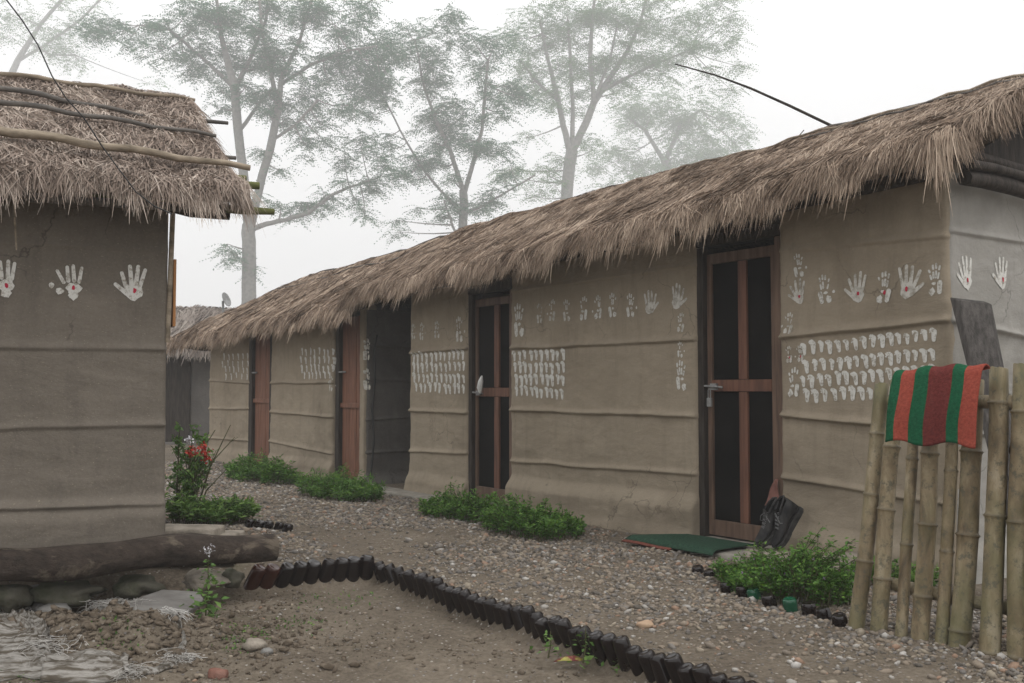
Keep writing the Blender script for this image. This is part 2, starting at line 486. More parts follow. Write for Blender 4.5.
def make_roof(fr, parent, mat, s0, s1, over, back, eave, ridge, n_str, n_fr, width, lens, hip0=0, hip1=0, name='thatch', seed=1, verge0=False, verge1=False, yawv=.22, fall=1.0):
    """eave, ridge: functions of s. hip0/hip1: horizontal length of a hipped end (0: open verge)."""
    rng = np.random.default_rng(seed)
    tot = over + back * 2 - (-over) - over  # informational
    def H(s, o):
        s = np.asarray(s, float); o = np.asarray(o, float)
        run = over + back
        df = (over - o) / run
        db = (o + 2 * back + over) / run
        t = np.minimum(df, db)
        if hip1: t = np.minimum(t, (s1 - s) / hip1)
        if hip0: t = np.minimum(t, (s - s0) / hip0)
        t = np.clip(t, 0, 1)
        t = t - .06 * np.clip((t - .8) / .2, 0, 1) ** 2
        sh = 1 - (1 - t) ** 1.12
        return eave(s) + (ridge(s) - eave(s)) * sh + .05 * fbm(s * 2.2, o * 2.2, seed + 5, 3) + .025 * fbm(s * 9, o * 5, seed + 9, 2)
    ns = max(20, int((s1 - s0) / .06)); no = 60
    S = np.linspace(s0, s1, ns); O = np.linspace(over - .02, -2 * back - over + .02, no)
    SS, OO = np.meshgrid(S, O)
    Z = H(SS, OO) - .015
    T = np.clip(np.minimum((over - OO), (OO + 2 * back + over)) / .5, 0, 1)
    ZB = Z - (.06 + .12 * T)
    top = fr(SS, OO, Z).reshape(-1, 3); bot = fr(SS, OO, ZB).reshape(-1, 3)
    I = (np.arange(no - 1)[:, None] * ns + np.arange(ns - 1)[None, :]).ravel()
    Ft = np.stack([I, I + 1, I + ns + 1, I + ns], 1); Fb = Ft[:, ::-1] + len(top)
    rim = list(range(ns)) + [i * ns + ns - 1 for i in range(1, no)] + [(no - 1) * ns + i for i in range(ns - 2, -1, -1)] + [i * ns for i in range(no - 2, 0, -1)]
    rim = np.array(rim); r2 = np.roll(rim, -1)
    Fr = np.stack([rim, rim + len(top), r2 + len(top), r2], 1)
    me = npmesh(name + '_core', np.concatenate([top, bot]), np.concatenate([Ft, Fb, Fr]), True)
    core = mkobj('thatch_underlayer', me, TH_CORE, parent)
    # ---- straw
    def straws(s, o, L, w, yaw, lift0, lift1, droop, tint):
        n = len(s)
        e = .02
        gs = (H(s + e, o) - H(s - e, o)) / (2 * e); go = (H(s, o + e) - H(s, o - e)) / (2 * e)
        # downslope direction in (s,o)
        mag = np.hypot(gs, go) + 1e-6
        dd = np.where(mag[:, None] > .12, np.stack([-gs / mag, -go / mag], 1), np.array([[0, 1.0]]))
        base = np.stack([np.zeros(n), np.where(o > -back, 1.0, -1.0)], 1)
        dd = dd * .35 + base * .65 if not (hip0 or hip1) else dd
        dd /= np.linalg.norm(dd, axis=1)[:, None] + 1e-9
        cy, sy = np.cos(yaw), np.sin(yaw)
        ds = dd[:, 0] * cy - dd[:, 1] * sy; do = dd[:, 0] * sy + dd[:, 1] * cy
        P = []
        for k, f in enumerate((0, .5, 1.0)):
            ss = s + ds * L * f; oo = o + do * L * f
            zz = H(ss, np.clip(oo, -2 * back - over, over))
            out = np.maximum(oo - over, 0) + np.maximum(-2 * back - over - oo, 0)
            outs = np.maximum(ss - s1, 0) + np.maximum(s0 - ss, 0)
            lift = lift0 + (lift1 - lift0) * f
            z = zz + lift - out * 0.7 - droop * f * f * L - np.where((f > .4) & (outs > 0), outs * .9, 0)
            # beyond the eave the straw hangs instead of running out level
            oo2 = np.where(oo > over, over + (oo - over) * .45, oo)
            P.append(fr(ss, oo2, z))
        P0, P1, P2 = P
        t = P2 - P0; t /= np.linalg.norm(t, axis=1)[:, None] + 1e-9
        rv = rng.normal(size=(n, 3)) * .5 + np.array([0, 0, 1.0])
        sd_ = np.cross(t, rv); sd_ /= np.linalg.norm(sd_, axis=1)[:, None] + 1e-9
        a = sd_ * w[:, None] * .5
        Vv = np.stack([P0 - a, P0 + a, P1 - a * .9, P1 + a * .9, P2 - a * .25, P2 + a * .25], 1).reshape(-1, 3)
        b = (np.arange(n) * 6)[:, None]
        Ff = np.concatenate([b + np.array([[0, 1, 3, 2]]), b + np.array([[2, 3, 5, 4]])], 0)
        return Vv, Ff, np.repeat(tint, 6)
    # body straw
    omin = -back * (1.25)
    s = rng.uniform(s0, s1, n_str)
    o = omin + (over - omin) * rng.uniform(0, 1, n_str) ** .92
    if hip1 or hip0:
        o = rng.uniform(-2 * back - over, over, n_str)
        keep = (o > -back * 1.2) | (s > s1 - hip1 * 1.3)
        s, o = s[keep], o[keep]
    n = len(s)
    clump = fbm(s * 6, o * 5, seed + 31, 3)
    L = rng.uniform(*lens, n) * (1 + .5 * clump)
    w = width * rng.uniform(.5, 1.5, n)
    yaw = rng.normal(0, yawv, n) + clump * .8
    tint = np.clip(.48 + .55 * clump + rng.normal(0, .2, n), 0, 1)
    A = [straws(s, o, L, w, yaw, rng.uniform(-.02, .03, n), rng.uniform(-.005, .045, n), .12, tint)]
    # fringe along the eave, in tufts
    s = rng.uniform(s0 - (.05 if verge0 else 0), s1 + (.05 if verge1 else 0), n_fr)
    tuft = fbm(s * 9, s * 0 + 3.3, seed + 77, 3)
    tuft2 = fbm(s * 2.1, s * 0 + 1.3, seed + 79, 2)
    o = over - rng.uniform(0, .16, n_fr)
    L = .08 + .09 * rng.uniform(0, 1, n_fr) + .16 * np.clip(tuft + .1, -.1, .6) + .06 * tuft2 + .10 * (rng.uniform(size=n_fr) > .94)
    L = np.clip(L * fall, .06, .4)
    w = width * rng.uniform(.5, 1.3, n_fr)
    tint = np.clip(.62 + .4 * tuft + rng.normal(0, .2, n_fr), 0, 1)
    A.append(straws(s, o, L, w, rng.normal(0, .2, n_fr) + tuft * .5, rng.uniform(-.05, .02, n_fr), rng.uniform(-.05, .01, n_fr), .28 * fall, tint))
    # verge fringes
    for flag, se, sg in ((verge0, s0, -1), (verge1, s1, 1)):
        if not flag: continue
        m_ = n_fr // 2
        o = rng.uniform(-back * 1.2, over, m_)
        s = se - sg * rng.uniform(0, .18, m_)
        tf = fbm(o * 7, o * 0 + 9.1, seed + 99, 3)
        L = .05 + .08 * rng.uniform(0, 1, m_) + .12 * np.clip(tf, -.2, .5)
        yaw = -sg * rng.uniform(.25, 1.05, m_)
        tint = np.clip(.5 + .4 * tf + rng.normal(0, .2, m_), 0, 1)
        A.append(straws(s, o, L, width * rng.uniform(.5, 1.3, m_), yaw, rng.uniform(-.07, .02, m_), rng.uniform(-.12, .0, m_), .3, tint))
    off = 0; Vs = []; Fs = []; Ts = []
    for v_, f_, t_ in A:
        Vs.append(v_); Fs.append(f_ + off); Ts.append(t_); off += len(v_)
    me = npmesh(name, np.concatenate(Vs), np.concatenate(Fs), False)
    add_tint(me, np.concatenate(Ts))
    th = mkobj('thatch', me, mat, parent)
    return H

# ------------------------------------------------------------------ mud walls
class Wall:
    def __init__(s, fr, parent, s0, s1, z0, z1f, ridges, seed, mat, thick=.15, label=None, skirt=.05, skz=.24, ds=.025, dz=.008, lip=.018, patches=()):
        s.fr = fr; s.ridges = ridges; s.seed = seed; s.s0 = s0; s.s1 = s1; s.skirt = skirt; s.skz = skz; s.lip = lip
        n = max(4, int((s1 - s0) / ds)); m = int((z1f((s0 + s1) / 2) - z0) / dz)
        S = np.concatenate([[s0, s0 + .006, s0 + .015], np.linspace(s0 + .03, s1 - .03, n), [s1 - .015, s1 - .006, s1]])
        Zt = np.linspace(0, 1, m)
        SS, TT = np.meshgrid(S, Zt)
        ZZ = z0 + (z1f(SS) - z0) * TT
        D = s.disp(SS, ZZ)
        V = fr(SS, D, ZZ)
        # returns at both ends
        nc = len(S)
        L = fr(np.full(m, s0) + .004 * fbm(Zt * 20, Zt * 0, seed), np.full(m, -thick), ZZ[:, 0]); R = fr(np.full(m, s1), np.full(m, -thick), ZZ[:, -1])
        V = np.concatenate([L[:, None], V, R[:, None]], 1); nc += 2
        I = (np.arange(m - 1)[:, None] * nc + np.arange(nc - 1)[None, :]).ravel()
        F = np.stack([I, I + 1, I + nc + 1, I + nc], 1)
        V = V.reshape(-1, 3)
        # back face and top
        b = [0, nc - 1, (m - 1) * nc + nc - 1, (m - 1) * nc]
        F = np.concatenate([F, np.array([[b[1], b[0], b[3], b[2]]])])
        me = npmesh('wall', V, F, True)
        s.obj = mkobj('wall', me, mat, parent)
        if label: s.obj['label'] = label
    def disp(s, S, Z):
        S = np.asarray(S, float); Z = np.asarray(Z, float)
        D = .016 * fbm(S * 1.5, Z * 1.7, s.seed, 3) + .008 * fbm(S * 5, Z * 9, s.seed + 3, 4)
        # horizontal drag of the plasterer's hand
        D = D + .0015 * fbm(S * 6, Z * 22, s.seed + 6, 2)
        for (sa, za, sb, zb, amp) in s.ridges:
            zr = za + (zb - za) * (S - sa) / (sb - sa) + .010 * fbm(S * 2.5, S * 0 + za * 7, s.seed + 11, 3)
            u = Z - zr
            a = amp * (1 + .7 * fbm(S * 3, S * 0 + 5 + za, s.seed + 13, 2))
            D = D + a * np.where(u > 0, np.exp(-(u / .022) ** 2), np.exp(-(u / .008) ** 2))
        k = sstep(s.skz + .03 * 1, s.skz - .10, Z - .03 * fbm(S * 1.5, S * 0, s.seed + 21, 2))
        D = D + s.skirt * k + .03 * sstep(.10, -.05, Z)
        e = np.minimum(S - s.s0, s.s1 - S)
        r = .03
        D = D - r * (1 - np.sqrt(np.clip(1 - (1 - np.clip(e / r, 0, 1)) ** 2, 0, 1)))
        return D
    def pt(s, a, z, off):
        p = s.fr(a, s.disp(a, z) + off, z)
        return p

def pxr(fr, a, b, amp=.026):
    s0, z0 = fr.hit(*a); s1, z1 = fr.hit(*b)
    return (s0, z0, s1, z1, amp)

# ------------------------------------------------------------------ painted hands and commas
def capsule(x0, y0, x1, y1, r0, r1, n=5):
    a = math.atan2(y1 - y0, x1 - x0); P = []
    for i in range(n + 1):
        t = a + math.pi / 2 + math.pi * i / n; P.append((x0 + r0 * math.cos(t), y0 + r0 * math.sin(t)))
    for i in range(n + 1):
        t = a - math.pi / 2 + math.pi * i / n; P.append((x1 + r1 * math.cos(t), y1 + r1 * math.sin(t)))
    return P
def blob(cx, cy, rx, ry, n=12, wob=.12):
    wob *= 1.4
    return [(cx + rx * math.cos(2 * math.pi * i / n) * (1 + random.uniform(-wob, wob)), cy + ry * math.sin(2 * math.pi * i / n) * (1 + random.uniform(-wob, wob))) for i in range(n)]

class Decal:
    """flat paint shapes following the uneven wall"""
    def __init__(s, wall): s.w = wall; s.V = []; s.F = []; s.k = 0; s.M = []
    def poly(s, P, cx, cz, sc, flip=1, rot=0, mi=0):
        # resample radially: centre + 2 rings so that the paint hugs the plaster
        P = np.array(P); c = P.mean(0); s.k += 1
        off = .0022 + .00025 * (s.k % 9) + (.0026 if mi else 0)
        rings = [c[None, :], c + (P - c) * .5, P]
        cr, sr = math.cos(rot), math.sin(rot)
        base = len(s.V)
        for R in rings:
            for (x, y) in R:
                X = (x * cr - y * sr) * flip; Y = x * sr + y * cr
                a = cx + X * sc; z = cz + Y * sc
                s.V.append(tuple(s.w.pt(a, z, off)))
        n = len(P)
        for i in range(n):
            j = (i + 1) % n
            s.F.append((base, base + 1 + i, base + 1 + j)); s.M.append(mi)
            s.F.append((base + 1 + i, base + 1 + n + i, base + 1 + n + j, base + 1 + j)); s.M.append(mi)
    def build(s, name, mats, label=None):
        me = bpy.data.meshes.new(name); me.from_pydata(s.V, [], s.F)
        for m in mats: me.materials.append(m)
        for p, mi in zip(me.polygons, s.M): p.material_index = mi; p.use_smooth = True
        me.update()
        o = mkobj(name, me, None, s.w.obj)
        if label: o['label'] = label
        return o

def hand(wall, px, py, hpx, kind='full', flip=1, dot=False, rot=0.0, label=None, strong=True):
    a, z = wall.fr.hit(px, py); a2, z2 = wall.fr.hit(px, py - hpx / 2); a3, z3 = wall.fr.hit(px, py + hpx / 2)
    h = z2 - z3
    D = Decal(wall)
    fing = [(-.20, .02, -.34, .32, .055), (-.075, .06, -.12, .46, .06), (.05, .06, .07, .50, .06), (.17, .03, .26, .42, .055)]
    j = lambda v=.02: random.uniform(-v, v)
    if kind == 'full':
        for (x0, y0, x1, y1, r) in fing:
            D.poly(capsule(x0 + j(), y0 - .06, x1 + j(.03), y1 + j(.03), r, r * .85), a, z, h, flip, rot)
        D.poly(blob(0.0, -.17, .23, .24, 14, .10), a, z, h, flip, rot)
        D.poly(capsule(-.17, -.24, -.46 + j(), -.02 + j(), .065, .05), a, z, h, flip, rot)
    elif kind == 'sep':                      # print with a gap between palm, thumb and fingers
        for (x0, y0, x1, y1, r) in fing:
            D.poly(capsule(x0 + j(), y0 + .0, x1 + j(.03), y1 + j(.03), r * .9, r * .75), a, z, h, flip, rot)
        D.poly(blob(.04, -.14, .19, .16, 14, .16), a, z, h, flip, rot)
        D.poly(blob(.02, -.34, .12, .13, 12, .16), a, z, h, flip, rot)
        D.poly(blob(-.33, -.22, .11, .10, 10, .2), a, z, h, flip, rot)
        D.poly(blob(-.52, -.05, .07, .08, 8, .2), a, z, h, flip, rot)
    else:                                    # faint partial print: finger joints and palm heel only
        for (x0, y0, x1, y1, r) in fing:
            mx, my = (x0 + x1) / 2, (y0 + y1) / 2
            q = .62
            D.poly(capsule(mx * q + (x1 - x0) * .12, my + .10, x1 * q, y1, r * .65, r * .6), a, z, h, flip, rot)
            if random.random() < .7:
                D.poly(capsule(x0 * q, y0 + .02, mx * q, my - .02, r * .6, r * .6), a, z, h, flip, rot)
        D.poly(capsule(.16 + j(), -.10, .12 + j(), -.38, .085, .075), a, z, h, flip, rot)
        D.poly(blob(-.13 + j(), -.34 + j(), .10, .13, 10, .2), a, z, h, flip, rot)
        D.poly(blob(-.05 + j(), -.10, .08, .05, 8, .2), a, z, h, flip, rot)
        if random.random() < .6: D.poly(blob(-.36, -.08 + j(.05), .05, .06, 8, .2), a, z, h, flip, rot)
    if dot: D.poly(blob(.03, -.14, .045, .07, 8, .2), a, z, h, flip, rot, 1)
    return D.build('painted_handprint', [PAINT if strong else PAINT_F, VERMIL], label)

def commas(wall, rows, hpx, label, strong=True):
    """rows of bean shaped fist prints: each row (x0,y0,x1,y1,count)"""
    D = Decal(wall)
    for (x0, y0, x1, y1, n) in rows:
        for i in range(n):
            t = i / (n - 1) if n > 1 else 0
            px = x0 + (x1 - x0) * t + random.uniform(-.5, .5); py = y0 + (y1 - y0) * t + random.uniform(-1.1, 1.1)
            a, z = wall.fr.hit(px, py)
            h = wall.fr.hit(px, py - hpx / 2)[1] - wall.fr.hit(px, py + hpx / 2)[1]
            r = random.uniform(-.12, .12); q = random.uniform(.85, 1.12)
            # s grows to the left in the picture for the long house: flip
            D.poly(capsule(.08, .20, .10, -.32, .20, .14), a, z, h * q, -1, r)
            D.poly(blob(-.07, .33, .22, .15, 9, .12), a, z, h * q, -1, r)
            if random.random() < .45: D.poly(blob(-.22, .17, .07, .06, 7, .2), a, z, h * q, -1, r)
    return D.build('painted_fist_marks', [PAINT if strong else PAINT_F, VERMIL], label)

# ------------------------------------------------------------------ LONG HOUSE (near part)
dL = np.array([-.579, .815]); dL /= np.linalg.norm(dL)
nL = np.array([dL[0] * 0 - dL[1], dL[0]])          # (-.815,-.579)
CL = np.array([2.396, 5.47])
FL = Frame(CL, dL, nL)
long_house = empty('mud_house', FL(3.0, 0, 0), 'long grey-brown mud house with two screened doors and thick brown thatch, on the right', 'house')
eaveL = lambda s: 2.285 - .031 * np.asarray(s) + .06 * sstep(1.6, -.1, s)
topL = lambda s: 2.33 - .030 * np.asarray(s) + .05 * sstep(1.6, -.1, s)
ridgeL = lambda s: 3.10 - .010 * np.asarray(s)
Z0 = -.12
sA = FL.hit(780, 400)[0]; sB0 = FL.hit(697, 400)[0]; sB1 = FL.hit(510.5, 400)[0]; sC0 = FL.hit(467.5, 400)[0]; sC1 = FL.hit(409, 400)[0]
wallA = Wall(FL, long_house, .0, sA, Z0, topL, [pxr(FL, (780, 338), (950, 320)), pxr(FL, (780, 415), (950, 432)), pxr(FL, (780, 477), (870, 492), .022), pxr(FL, (780, 252), (950, 236), .012)], 21, MUD, label='front wall right of the nearest door with four rows of curled marks', skz=.20)
wallB = Wall(FL, long_house, sB0, sB1, Z0, topL, [pxr(FL, (510, 349), (693, 340)), pxr(FL, (510, 410), (693, 417)), pxr(FL, (510, 461), (693, 475), .022), pxr(FL, (510, 292), (693, 266), .010)], 22, MUD, label='front wall between the two screened doors', skz=.30, skirt=.07)
wallC = Wall(FL, long_house, sC0, sC1, Z0, topL, [pxr(FL, (409, 353), (466, 349)), pxr(FL, (409, 411), (466, 413)), pxr(FL, (409, 451), (466, 454), .02)], 23, MUD, label='front wall beside the passage between the thatched houses', skz=.20)
# right end wall (recedes to the right)
FE = Frame(CL - dL * .008, -nL, -dL)        # s along depth, o towards viewer/right
endW = Wall(FE, long_house, .02, 2.9, Z0, lambda s: 2.26 + 0 * np.asarray(s), [pxr(FE, (951, 231), (1024, 243), .012), pxr(FE, (956, 322), (1024, 336)), pxr(FE, (951, 432), (1024, 436))], 24, MUD_GREY_LIT, label='pale grey end wall with two white handprints', skz=.2)
# gable above the end wall (dark)
mb = MB()
P = [FE(0.02, -.05, 2.24), FE(2.85, -.05, 2.24), FE(1.42, -.05, 2.92)]
Q = [FE(0.02, -.12, 2.24), FE(2.85, -.12, 2.24), FE(1.42, -.12, 2.92)]
mb.add(P + Q, [(0, 1, 2), (5, 4, 3), (0, 3, 4, 1), (1, 4, 5, 2), (2, 5, 3, 0)])
mb.build('gable', WOOD_DARK, long_house)
for (o_, z_, r_) in ((.10, 2.20, .045), (.13, 2.27, .03), (.05, 2.34, .035)):
    mb = MB(); mb.tube([FE(t, o_, z_ + .01 * math.sin(t * 5)) for t in np.linspace(.0, 2.9, 14)], r_, 8, wob=.08); mb.build('tie_beam', WOOD_DARK, long_house)
# far end wall and back wall
mb = MB()
mb.box((sC1 - .14, -2.9, Z0), (sC1, -.15, 2.1), lambda a, o, z: tuple(FL(a, o, z)))
mb.build('wall', MUD, long_house)
mb = MB(); mb.box((0.16, -2.98, Z0), (sC1, -2.86, 2.1), lambda a, o, z: tuple(FL(a, o, z))); mb.build('wall', MUD, long_house)
# wall plate and rafters ends below the thatch
mb = MB(); mb.tube([FL(t, .06, 2.25 - .032 * t) for t in np.linspace(-.02, 6.3, 20)], .04, 8, wob=.06); mb.build('wall_plate', WOOD_DARK, long_house)
HL = make_roof(FL, long_house, TH_LONG, -.14, 6.75, .38, 1.4, eaveL, ridgeL, 165000, 27000, .0048, (.09, .24), name='thatch', seed=3, verge0=True, verge1=True)
# sticks tied over the thatch
def roof_stick(fr, H, parent, s0, s1, o0, o1, r, mat, name='thatch_pole', n=24, lift=.02, ext=0, w=.02):
    pts = []
    for i in range(n):
        t = i / (n - 1); s = s0 + (s1 - s0) * t; o = o0 + (o1 - o0) * t
        pts.append(fr(s, o, float(H(s, o)) + lift + r + w * .5 * float(vn(t * 5, .3, int(r * 1e4)))))
    mb = MB(); mb.tube(pts, [r * (1 - .35 * i / n) for i in range(n)], 8, wob=.05)
    return mb.build(name, mat, parent)
roof_stick(FL, HL, long_house, -.25, 3.2, -1.12, -1.16, .011, POLE)
roof_stick(FL, HL, long_house, -.25, 6.4, -1.36, -1.38, .014, POLE_DARK)
roof_stick(FL, HL, long_house, -.2, 1.8, -.98, -1.05, .009, POLE_DARK)

Ffun = lambda a, o, z: tuple(FL(a, o, z))
def screened_door(parent, fr, s0, s1, z0, z1, centre, mid, stw, label, o=-.07, jamb_left=.045, cloth=False, lock=False, rows=None):
    f = lambda a, oo, z: tuple(fr(a, oo, z))
    # jambs and lintel (belong to the house)
    mb = MB(); mb.box((s1 - jamb_left, o - .06, z0 - .05), (s1 + .03, o + .055, z1 + .05), f); mb.build('door_jamb', WOOD_DARK, parent, .004)
    mb = MB(); mb.box((s0 - .03, o - .06, z0 - .05), (s0 + .045, o + .045, z1 + .05), f); mb.build('door_jamb', WOOD_BROWN, parent, .004)
    mb = MB(); mb.box((s0 - .05, o - .06, z1 + .052), (s1 + .05, o + .06, z1 + .13), f); mb.build('door_lintel', WOOD_DARK, parent, .004)
    mb = MB(); mb.box((s0 - .03, o - .08, z0 - .10), (s1 + .03, o + .08, z0 - .012), f); mb.build('door_sill', CONC, parent, .006)
    a0, a1 = s0 + .048, s1 - jamb_left - .003
    door = mkobj('door', (lambda m: (m.from_pydata([f(a0 + .03, o - .012, z0 + .04), f(a1 - .03, o - .012, z0 + .04), f(a1 - .03, o - .012, z1 - .03), f(a0 + .03, o - .012, z1 - .03),
        f(a0 + .03, o - .004, z0 + .04), f(a1 - .03, o - .004, z0 + .04), f(a1 - .03, o - .004, z1 - .03), f(a0 + .03, o - .004, z1 - .03)], [],
        [(0, 3, 2, 1), (4, 5, 6, 7), (0, 1, 5, 4), (1, 2, 6, 5), (2, 3, 7, 6), (3, 0, 4, 7)]), m)[1])(bpy.data.meshes.new('door')), SCREEN, parent)
    door['label'] = label
    mb = MB(); mb.box((a0, o - .02, z0), (a0 + stw, o + .018, z1), f); mb.build('stile', WOOD_BROWN, door, .003)
    mb = MB(); mb.box((a1 - stw * .8, o - .02, z0), (a1, o + .018, z1), f); mb.build('stile', WOOD_BROWN, door, .003)
    for (za, zb) in ((z0 + .107, mid - .043), (mid + .043, z1 - .073)):
        mb = MB(); mb.box((centre - .036, o - .018, za), (centre + .036, o + .016, zb), f); mb.build('stile', WOOD_STILE, door, .003)
    for (za, zb) in ((z0, z0 + .105), (mid - .04, mid + .04), (z1 - .07, z1)):
        mb = MB(); mb.box((a0 + stw + .002, o - .018, za), (a1 - stw * .8 - .002, o + .020, zb), f); mb.build('rail', WOOD_STILE if abs((za + zb) / 2 - mid) < .05 else WOOD_BROWN, door, .003)
    mb = MB(); mb.tube([fr(a1 + .03, o + .045, mid + .0), fr(a1 - .16, o + .045, mid - .012)], .008, 8)
    mb.box((a1 - .10, o + .021, mid - .03), (a1 - .04, o + .038, mid + .015), f)
    mb.build('bolt', METAL, door)
    if lock:
        mb = MB(); mb.box((a1 - .055, o + .030, mid - .145), (a1 - .015, o + .046, mid - .085), f)
        mb.tube([fr(a1 - .045, o + .04, mid - .085), fr(a1 - .045, o + .04, mid - .03), fr(a1 - .035, o + .04, mid - .02), fr(a1 - .025, o + .04, mid - .03), fr(a1 - .025, o + .04, mid - .085)], .004, 6)
        mb.build('padlock', METAL, door, .002)
    return door
s = FL.hit(737.5, 400)[0]
d1 = screened_door(long_house, FL, sA + .01, sB0 - .005, .05, 2.00, s, CAM_Z + .03, .05, 'brown framed screened door with padlock beside the black shoes', lock=True)
s = FL.hit(491.5, 400)[0]
d2 = screened_door(long_house, FL, sB1 + .005, sC0 - .005, .05, 1.90, s, CAM_Z - .02, .042, 'brown framed screened door with white cloth tied to its bolt')

# hands on the long house
k = 0
hl = long_house
for (x, y, h, kind, dot, st) in [(798, 266, 24, 'g', False, True), (799, 293, 26, 'full', True, False), (789, 324, 22, 'g', False, False), (824, 290, 30, 'g', False, True), (858, 289, 32, 'full', True, False), (884, 288, 32, 'g', True, True),
                                 (908, 284, 36, 'full', True, False), (935, 280, 32, 'g', False, True), (789, 355, 17, 'g', True, False), (800, 354, 17, 'g', True, False), (794, 383, 30, 'g', False, True)]:
    hand(wallA, x, y, h, kind, 1 if random.random() < .5 else -1, dot, random.uniform(-.1, .1), strong=st)
commas(wallA, [(803, 349, 933, 335, 16), (806, 367, 932, 354, 16), (803, 382, 932, 371, 16), (806, 396, 925, 390, 14)], 14.5, 'four rows of white curled fist prints beside the nearest door')
for (x, y, h, kind, st) in [(519, 321, 34, 'g', True), (540, 314, 20, 'g', False), (553, 311, 22, 'g', False), (567, 311, 22, 'g', False), (584, 309, 24, 'g', True), (598, 308, 24, 'g', True), (613, 306, 25, 'g', True), (631, 306, 24, 'g', True), (650, 304, 26, 'full', False), (677, 298, 27, 'full', False), (681, 323, 20, 'g', False), (681, 350, 16, 'g', True), (682, 376, 30, 'g', True)]:
    hand(wallB, x, y, h, kind, 1 if random.random() < .5 else -1, False, random.uniform(-.1, .1), strong=st)
commas(wallB, [(515, 355.5, 563, 355, 10), (515.5, 368, 563, 367.5, 10), (516.5, 380, 563, 380, 10), (517, 391, 562, 394, 10)], 12.5, 'four rows of white curled fist prints between the two screened doors')
for (x, y, h) in [(413, 332, 16), (422, 332, 18), (437, 330, 18), (459, 330, 26)]:
    hand(wallC, x, y, h, 'g', 1, False, random.uniform(-.1, .1), strong=False)
commas(wallC, [(413, 358, 463, 355, 12), (413.5, 368, 464, 367, 12), (414, 378, 464, 378, 12), (416, 387.5, 464, 389, 11)], 11, 'four rows of white curled fist prints left of the far screened door')
hand(endW, 966, 275, 36, 'full', 1, True, .05)
hand(endW, 1001, 275, 34, 'full', 1, True, -.03)

# ------------------------------------------------------------------ FAR PART OF THE ROW
far_house = empty('mud_house', FL(9.5, 0, 0), 'far thatched mud house with two red-brown plank doors beyond the dark passage', 'house')
eaveF = lambda s: 1.93 - .012 * (np.asarray(s) - 7)
topF = lambda s: 1.92 - .012 * (np.asarray(s) - 7) + .08
ridgeF = lambda s: 2.98 - .03 * (np.asarray(s) - 7)
s_e = FL.hit(364, 400)[0]; s3a = FL.hit(366.5, 400)[0]
s3a = s_e + .13; s3b = FL.hit(333, 400)[0]; s4a = FL.hit(270, 400)[0]; s4b = FL.hit(250, 400)[0]; s5 = FL.hit(209, 400)[0]
wallP = Wall(FL, far_house, s_e, s3a, Z0, topF, [], 31, MUD, skz=.1, ds=.02)
wallD = Wall(FL, far_house, s3b, s4a, Z0, topF, [pxr(FL, (271, 383), (331, 383)), pxr(FL, (270, 412), (331, 417)), pxr(FL, (269, 441), (331, 454), .022)], 32, MUD, skz=.2, label='front wall between the two plank doors')
wallE = Wall(FL, far_house, s4b, s5, Z0, topF, [pxr(FL, (209, 381), (250, 383)), pxr(FL, (208, 409), (250, 409)), pxr(FL, (209, 438), (250, 441), .022)], 33, MUD, skz=.2, label='front wall at the far left corner')
FFE = Frame(FL(s_e - .008, 0, 0)[:2], -nL, -dL)
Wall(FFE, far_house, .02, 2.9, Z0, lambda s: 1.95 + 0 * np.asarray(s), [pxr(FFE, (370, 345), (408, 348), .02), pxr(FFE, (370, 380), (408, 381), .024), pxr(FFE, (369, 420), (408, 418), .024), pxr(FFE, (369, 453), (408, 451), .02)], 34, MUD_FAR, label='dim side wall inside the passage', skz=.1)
mb = MB(); mb.box((s_e + .16, -2.98, Z0), (s5, -2.86, 1.9), Ffun); mb.build('wall', MUD, far_house)
mb = MB(); mb.box((s5 - .14, -2.85, Z0), (s5, -.16, 1.9), Ffun); mb.build('wall', MUD, far_house)
HF = make_roof(FL, far_house, TH_LONG, 6.55, 13.0, .38, 1.4, eaveF, ridgeF, 90000, 14000, .0080, (.12, .28), hip1=1.6, name='thatch', seed=9)
roof_stick(FL, HF, far_house, 6.9, 11.6, -1.30, -1.30, .015, POLE_DARK)
roof_stick(FL, HF, far_house, 6.9, 12.2, -.80, -.82, .010, POLE_DARK)
def plank_door(parent, s0, s1, z0, z1, midz, o, label):
    mb = MB(); mb.box((s1 - .09, o - .05, z0 - .05), (s1 + .03, o + .07, z1 + .05), Ffun); mb.build('door_jamb', WOOD_DARK, parent, .004)
    mb = MB(); mb.box((s0 - .03, o - .05, z0 - .05), (s0 + .03, o + .06, z1 + .05), Ffun); mb.build('door_jamb', WOOD_DARK, parent, .004)
    a0, a1 = s0 + .032, s1 - .092
    mb = MB(); n = 3; w = (a1 - a0) / n
    for i in range(n):
        mb.box((a0 + i * w + .004, o - .01 + .002 * (i % 2), z0), (a0 + (i + 1) * w - .004, o + .022 + .002 * (i % 2), midz - .006), Ffun)
        mb.box((a0 + i * w + .004, o - .01 + .002 * (i % 2), midz + .006), (a0 + (i + 1) * w - .004, o + .026 + .002 * (i % 2), z1), Ffun)
    d = mb.build('door', WOOD_RED, parent, .003); d['label'] = label
    mb = MB(); mb.box((a0, o + .029, midz - .035), (a1, o + .050, midz + .02), Ffun); mb.build('rail', WOOD_RED, d, .003)
    mb = MB(); mb.box((a0, o + .027, z0 + .01), (a1, o + .045, z0 + .09), Ffun); mb.build('rail', WOOD_RED, d, .003)
    mb = MB(); mb.tube([Ffun(a1 + .02, o + .06, midz + .38), Ffun(a1 - .14, o + .06, midz + .38)], .012, 6); mb.build('bolt', METAL, d)
    return d
plank_door(far_house, s3a, s3b, .02, 1.9, CAM_Z - .17, -.10, 'red-brown plank door nearest the dark passage')
